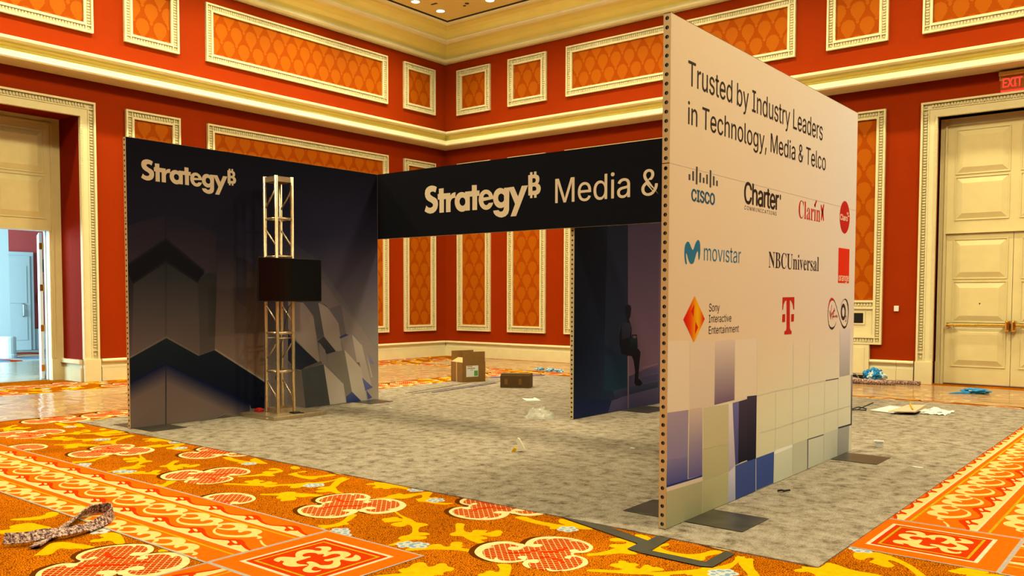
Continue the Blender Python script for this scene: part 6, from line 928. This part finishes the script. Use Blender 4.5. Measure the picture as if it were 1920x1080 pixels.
# gloves and blue scraps
t = crumple('blue_glove', (7.05, 6.94, .006), (.20, .12, .05), ['blue', 'lblue'], 'crumpled blue glove on plastic film in front of double doors', 'glove', 11, 3, .6, 2.0, pick=lambda c, i: 1 if noise.noise(c*14) > .45 else 0)
mb = MB(); mb.tube([(6.97, 6.86, .014), (6.80, 6.70, .012), (6.70, 6.58, .008)], [.03, .018, .004], 8); mb.build('finger', ['blue'], t)
o = bpy.data.objects[-1] if False else None
t = thing('blue_glove', 'wadded blue and white gloves with upright finger on speckled roll', 'glove', (5.22, 7.62, .07))
for i, (dx, dy, s_, z_, m_) in enumerate(((-.10, 0, .085, .10, 'blue'), (.05, .03, .10, .08, 'blue'), (.13, -.02, .07, .08, 'lblue'), (-.02, -.07, .08, .075, 'lblue'), (.06, -.09, .07, .09, 'blue'))):
    bm = bmesh.new(); bmesh.ops.create_icosphere(bm, subdivisions=4, radius=s_)
    for v in bm.verts: v.co = v.co*(1+.75*noise.noise(v.co*20+Vector((i*5, 0, 0)))+.35*noise.noise(v.co*52+Vector((0, i*5, 0))))
    me = bpy.data.meshes.new('glove_fold'); bm.to_mesh(me); bm.free(); me.materials.append(MT[m_]); o = bpy.data.objects.new('glove_fold', me); COL.objects.link(o); o.parent = t; o.location = (dx, dy, z_)
mb = MB(); mb.tube([(5.17, 7.60, .16), (5.20, 7.60, .22), (5.21, 7.60, .29), (5.21, 7.60, .315)], [.045, .04, .034, .012], 10); mb.build('finger', ['blue'], t, smooth=True)
for i, (x, y, s_) in enumerate(((-1.36, 5.98, .10), (-1.02, 5.93, .12), (-.74, 5.86, .09))):
    crumple('blue_scrap', (x, y, .006), (s_, s_*.8, .035), ['blue', 'lblue'], ('leftmost', 'middle', 'rightmost')[i]+' of three blue plastic scraps on film behind the low box', 'plastic scrap', 20+i, 2, .6, 2, pick=lambda c, j: 1 if j % 5 == 0 else 0)['group'] = 'blue scraps near right wall'
# speckled carpet offcuts
def ribbon(name, path, wid, tilt, thick, label):
    mb = MB(); n_ = len(path); rows = []
    for i, p in enumerate(path):
        a = Vector(path[max(i-1, 0)][:2]); b_ = Vector(path[min(i+1, n_-1)][:2]); d = (b_-a).normalized(); s_ = Vector((-d.y, d.x)); th = tilt[i]
        wv = Vector((s_.x*math.cos(th), s_.y*math.cos(th), math.sin(th))); nv = Vector((-s_.x*math.sin(th), -s_.y*math.sin(th), math.cos(th)))
        c = Vector(p); rows.append([c+wv*wid/2+nv*thick, c-wv*wid/2+nv*thick, c-wv*wid/2, c+wv*wid/2])
    v = [tuple(q) for r_ in rows for q in r_]; f = []
    for i in range(n_-1):
        for k in range(4): f.append((i*4+k, i*4+(k+1) % 4, (i+1)*4+(k+1) % 4, (i+1)*4+k))
    f += [(0, 1, 2, 3), tuple((n_-1)*4+k for k in (3, 2, 1, 0))]
    mb.add(v, f); zm = min(q[2] for q in v); mb.v = [(x, y, z-zm+ZF+.006) for x, y, z in mb.v]
    o = mb.build(name, ['spk']); recenter(o); return tag(o, label, 'carpet strip')
def dens(p, k=4):
    out = []
    for i in range(len(p)-1):
        for j in range(k):
            t_ = j/k; p0 = p[max(i-1, 0)]; p1 = p[i]; p2 = p[i+1]; p3 = p[min(i+2, len(p)-1)]
            out.append(tuple(.5*((2*p1[q])+(-p0[q]+p2[q])*t_+(2*p0[q]-5*p1[q]+4*p2[q]-p3[q])*t_**2+(-p0[q]+3*p1[q]-3*p2[q]+p3[q])*t_**3) for q in range(len(p1))))
    out.append(tuple(p[-1])); return out
rp = dens([(a, b_, 0) for a, b_ in RIBBON], 4); nn_ = len(rp)
def tilt(t_):
    for (a, va), (b_, vb) in zip(TILTS, TILTS[1:]):
        if a <= t_ <= b_: return math.radians(va+(vb-va)*(t_-a)/(b_-a))
TILTS = ((0, 58), (.20, 42), (.32, 22), (.42, 40), (.50, 78), (.60, 84), (.70, 62), (.80, 24), (.88, 8), (1, 12))
tl = [tilt(i/(nn_-1)) for i in range(nn_)]
rp = [(a, b_, math.sin(tl[i])*.035+(.016 if i < nn_*.36 else 0)) for i, (a, b_, c) in enumerate(rp)]
ribbon('carpet_strip', rp, .075, tl, .010, 'looped speckled brown carpet strip lying on patterned carpet, front left')
# rolled offcut along the right wall
mb = MB(); pr = [(4.30, 7.42, .075), (4.85, 7.36, .07), (5.05, 7.36, .05), (5.25, 7.42, .045), (5.45, 7.46, .045), (5.62, 7.52, .04)]
mb.tube(dens(pr, 5), [.06]*10+[.052]*16, 10); o = mb.build('carpet_strip', ['spk'], smooth=True); recenter(o); tag(o, 'twisted speckled carpet offcut under the wadded gloves by right wall', 'carpet strip')
mb = MB(); mb.box(5.52, 5.98, 7.74, 7.86, .004, .075); o = mb.build('carpet_strip', ['spk'], bevel=.02); recenter(o); tag(o, 'straight short speckled carpet offcut at right end of the twisted one', 'carpet strip')
mb = MB(); mb.tube(dens([(4.75, 7.46, .12), (4.82, 7.47, .17), (4.90, 7.48, .18), (4.97, 7.48, .13), (4.98, 7.46, .08)], 4), .012, 6); o = mb.build('loop_cord', ['gcable'], smooth=True); recenter(o); tag(o, 'small loop of cord rising from the twisted speckled offcut', 'cord')
# metal and violet strips by the open box
def flat(name, p, q, wd, th, m_, label, cat, z0=.001):
    a = Vector(p); b_ = Vector(q); d = (b_-a).normalized(); s_ = Vector((-d.y, d.x))*wd/2
    mb = MB(); pts = [a+s_, a-s_, b_-s_, b_+s_]
    mb.frustum([(v.x, v.y, z0) for v in pts], [(v.x, v.y, z0+th) for v in pts]); o = mb.build(name, [m_]); recenter(o); return tag(o, label, cat)
flat('metal_strip', (-.27, .86), (-.62, 2.75), .032, .010, 'strip', 'long thin metal strip on grey carpet reaching to open box, left one', 'metal strip')['group'] = 'metal strips by the open box'
flat('metal_strip', (-.12, .86), (-.36, 3.45), .03, .010, 'strip', 'long thin metal strip on grey carpet passing right of open box', 'metal strip')['group'] = 'metal strips by the open box'
flat('metal_strip', (.0, 1.20), (-.215, 3.10), .03, .010, 'purple', 'thin violet-dark strip alongside the right metal strip', 'metal strip')
flat('violet_strip', (-1.02, 3.95), (-.60, 5.05), .22, .01, 'purple', 'flat violet strip lying on carpet edge behind both boxes', 'strip')
# dark tape marks in front
TL_ = ['long dark tape strip running out from under booth carpet corner, left', 'short wide dark tape strip joining the long tape strips by carpet edge', 'dark tape strip running parallel to the booth carpet front edge', 'short dark tape strip at right returning to booth carpet edge']
for p, s_ in zip(TAPE, TL_):
    mb = MB(); k = TAPE.index(p); mb.prism(p, lambda a, b_: (a, b_, ZF+.0065), lambda a, b_, k=k: (a, b_, ZF+.0070+.0002*k)); o = mb.build('tape_strip', ['tape']); recenter(o); tag(o, s_, 'tape strip', 'dark floor tape in front of booth')
# roll of tape leaning behind the peach wall's near end
mb = MB(); c = Vector((6.735, -3.06, .062)); ax = Vector((.80, -.58, .12)).normalized(); u_ = ax.orthogonal().normalized(); v_ = ax.cross(u_)
n_ = 28
for k in range(n_):
    a0, a1 = 2*math.pi*k/n_, 2*math.pi*(k+1)/n_
    q = lambda an, r_, h: tuple(c+r_*(math.cos(an)*u_+math.sin(an)*v_)+ax*h)
    for (r0, h0, r1, h1, m_) in ((.055, -.02, .055, .02, 0), (.055, .02, .042, .02, 0), (.042, .02, .042, -.02, 1), (.042, -.02, .055, -.02, 0)): mb.quad([q(a0, r0, h0), q(a1, r0, h0), q(a1, r1, h1), q(a0, r1, h1)], m_)
o = mb.build('tape_roll', ['blackpl', 'white']); recenter(o); o.location.z = .0065; tag(o, 'small roll of dark tape on steel plate beside peach wall end', 'tape roll')
mb = MB(); mb.tube([(7.33, -2.36, .012), (7.36, -2.35, .02), (7.37, -2.31, .01), (7.41, -2.29, .018)], .009, 6); o = mb.build('clip', ['blackpl']); recenter(o); tag(o, 'tiny black plastic clip on grey carpet right of peach wall', 'clip')
for x, y, s_, nm in ((7.95, -.52, .05, 'right of the far steel base plate'), (.93, -.62, .03, 'below the far end of navy wall'), (5.35, -1.32, .03, 'left of the peach wall middle')):
    mb = MB(); mb.prism([(x-s_, y-.012), (x+s_, y-.02), (x+s_*.8, y+.015), (x-s_*.7, y+.02)], lambda a, b_: (a, b_, .001), lambda a, b_: (a, b_, .006)); o = mb.build('paper_scrap', ['paper']); recenter(o); tag(o, 'tiny white paper scrap on grey carpet '+nm, 'paper scrap', 'paper scraps')
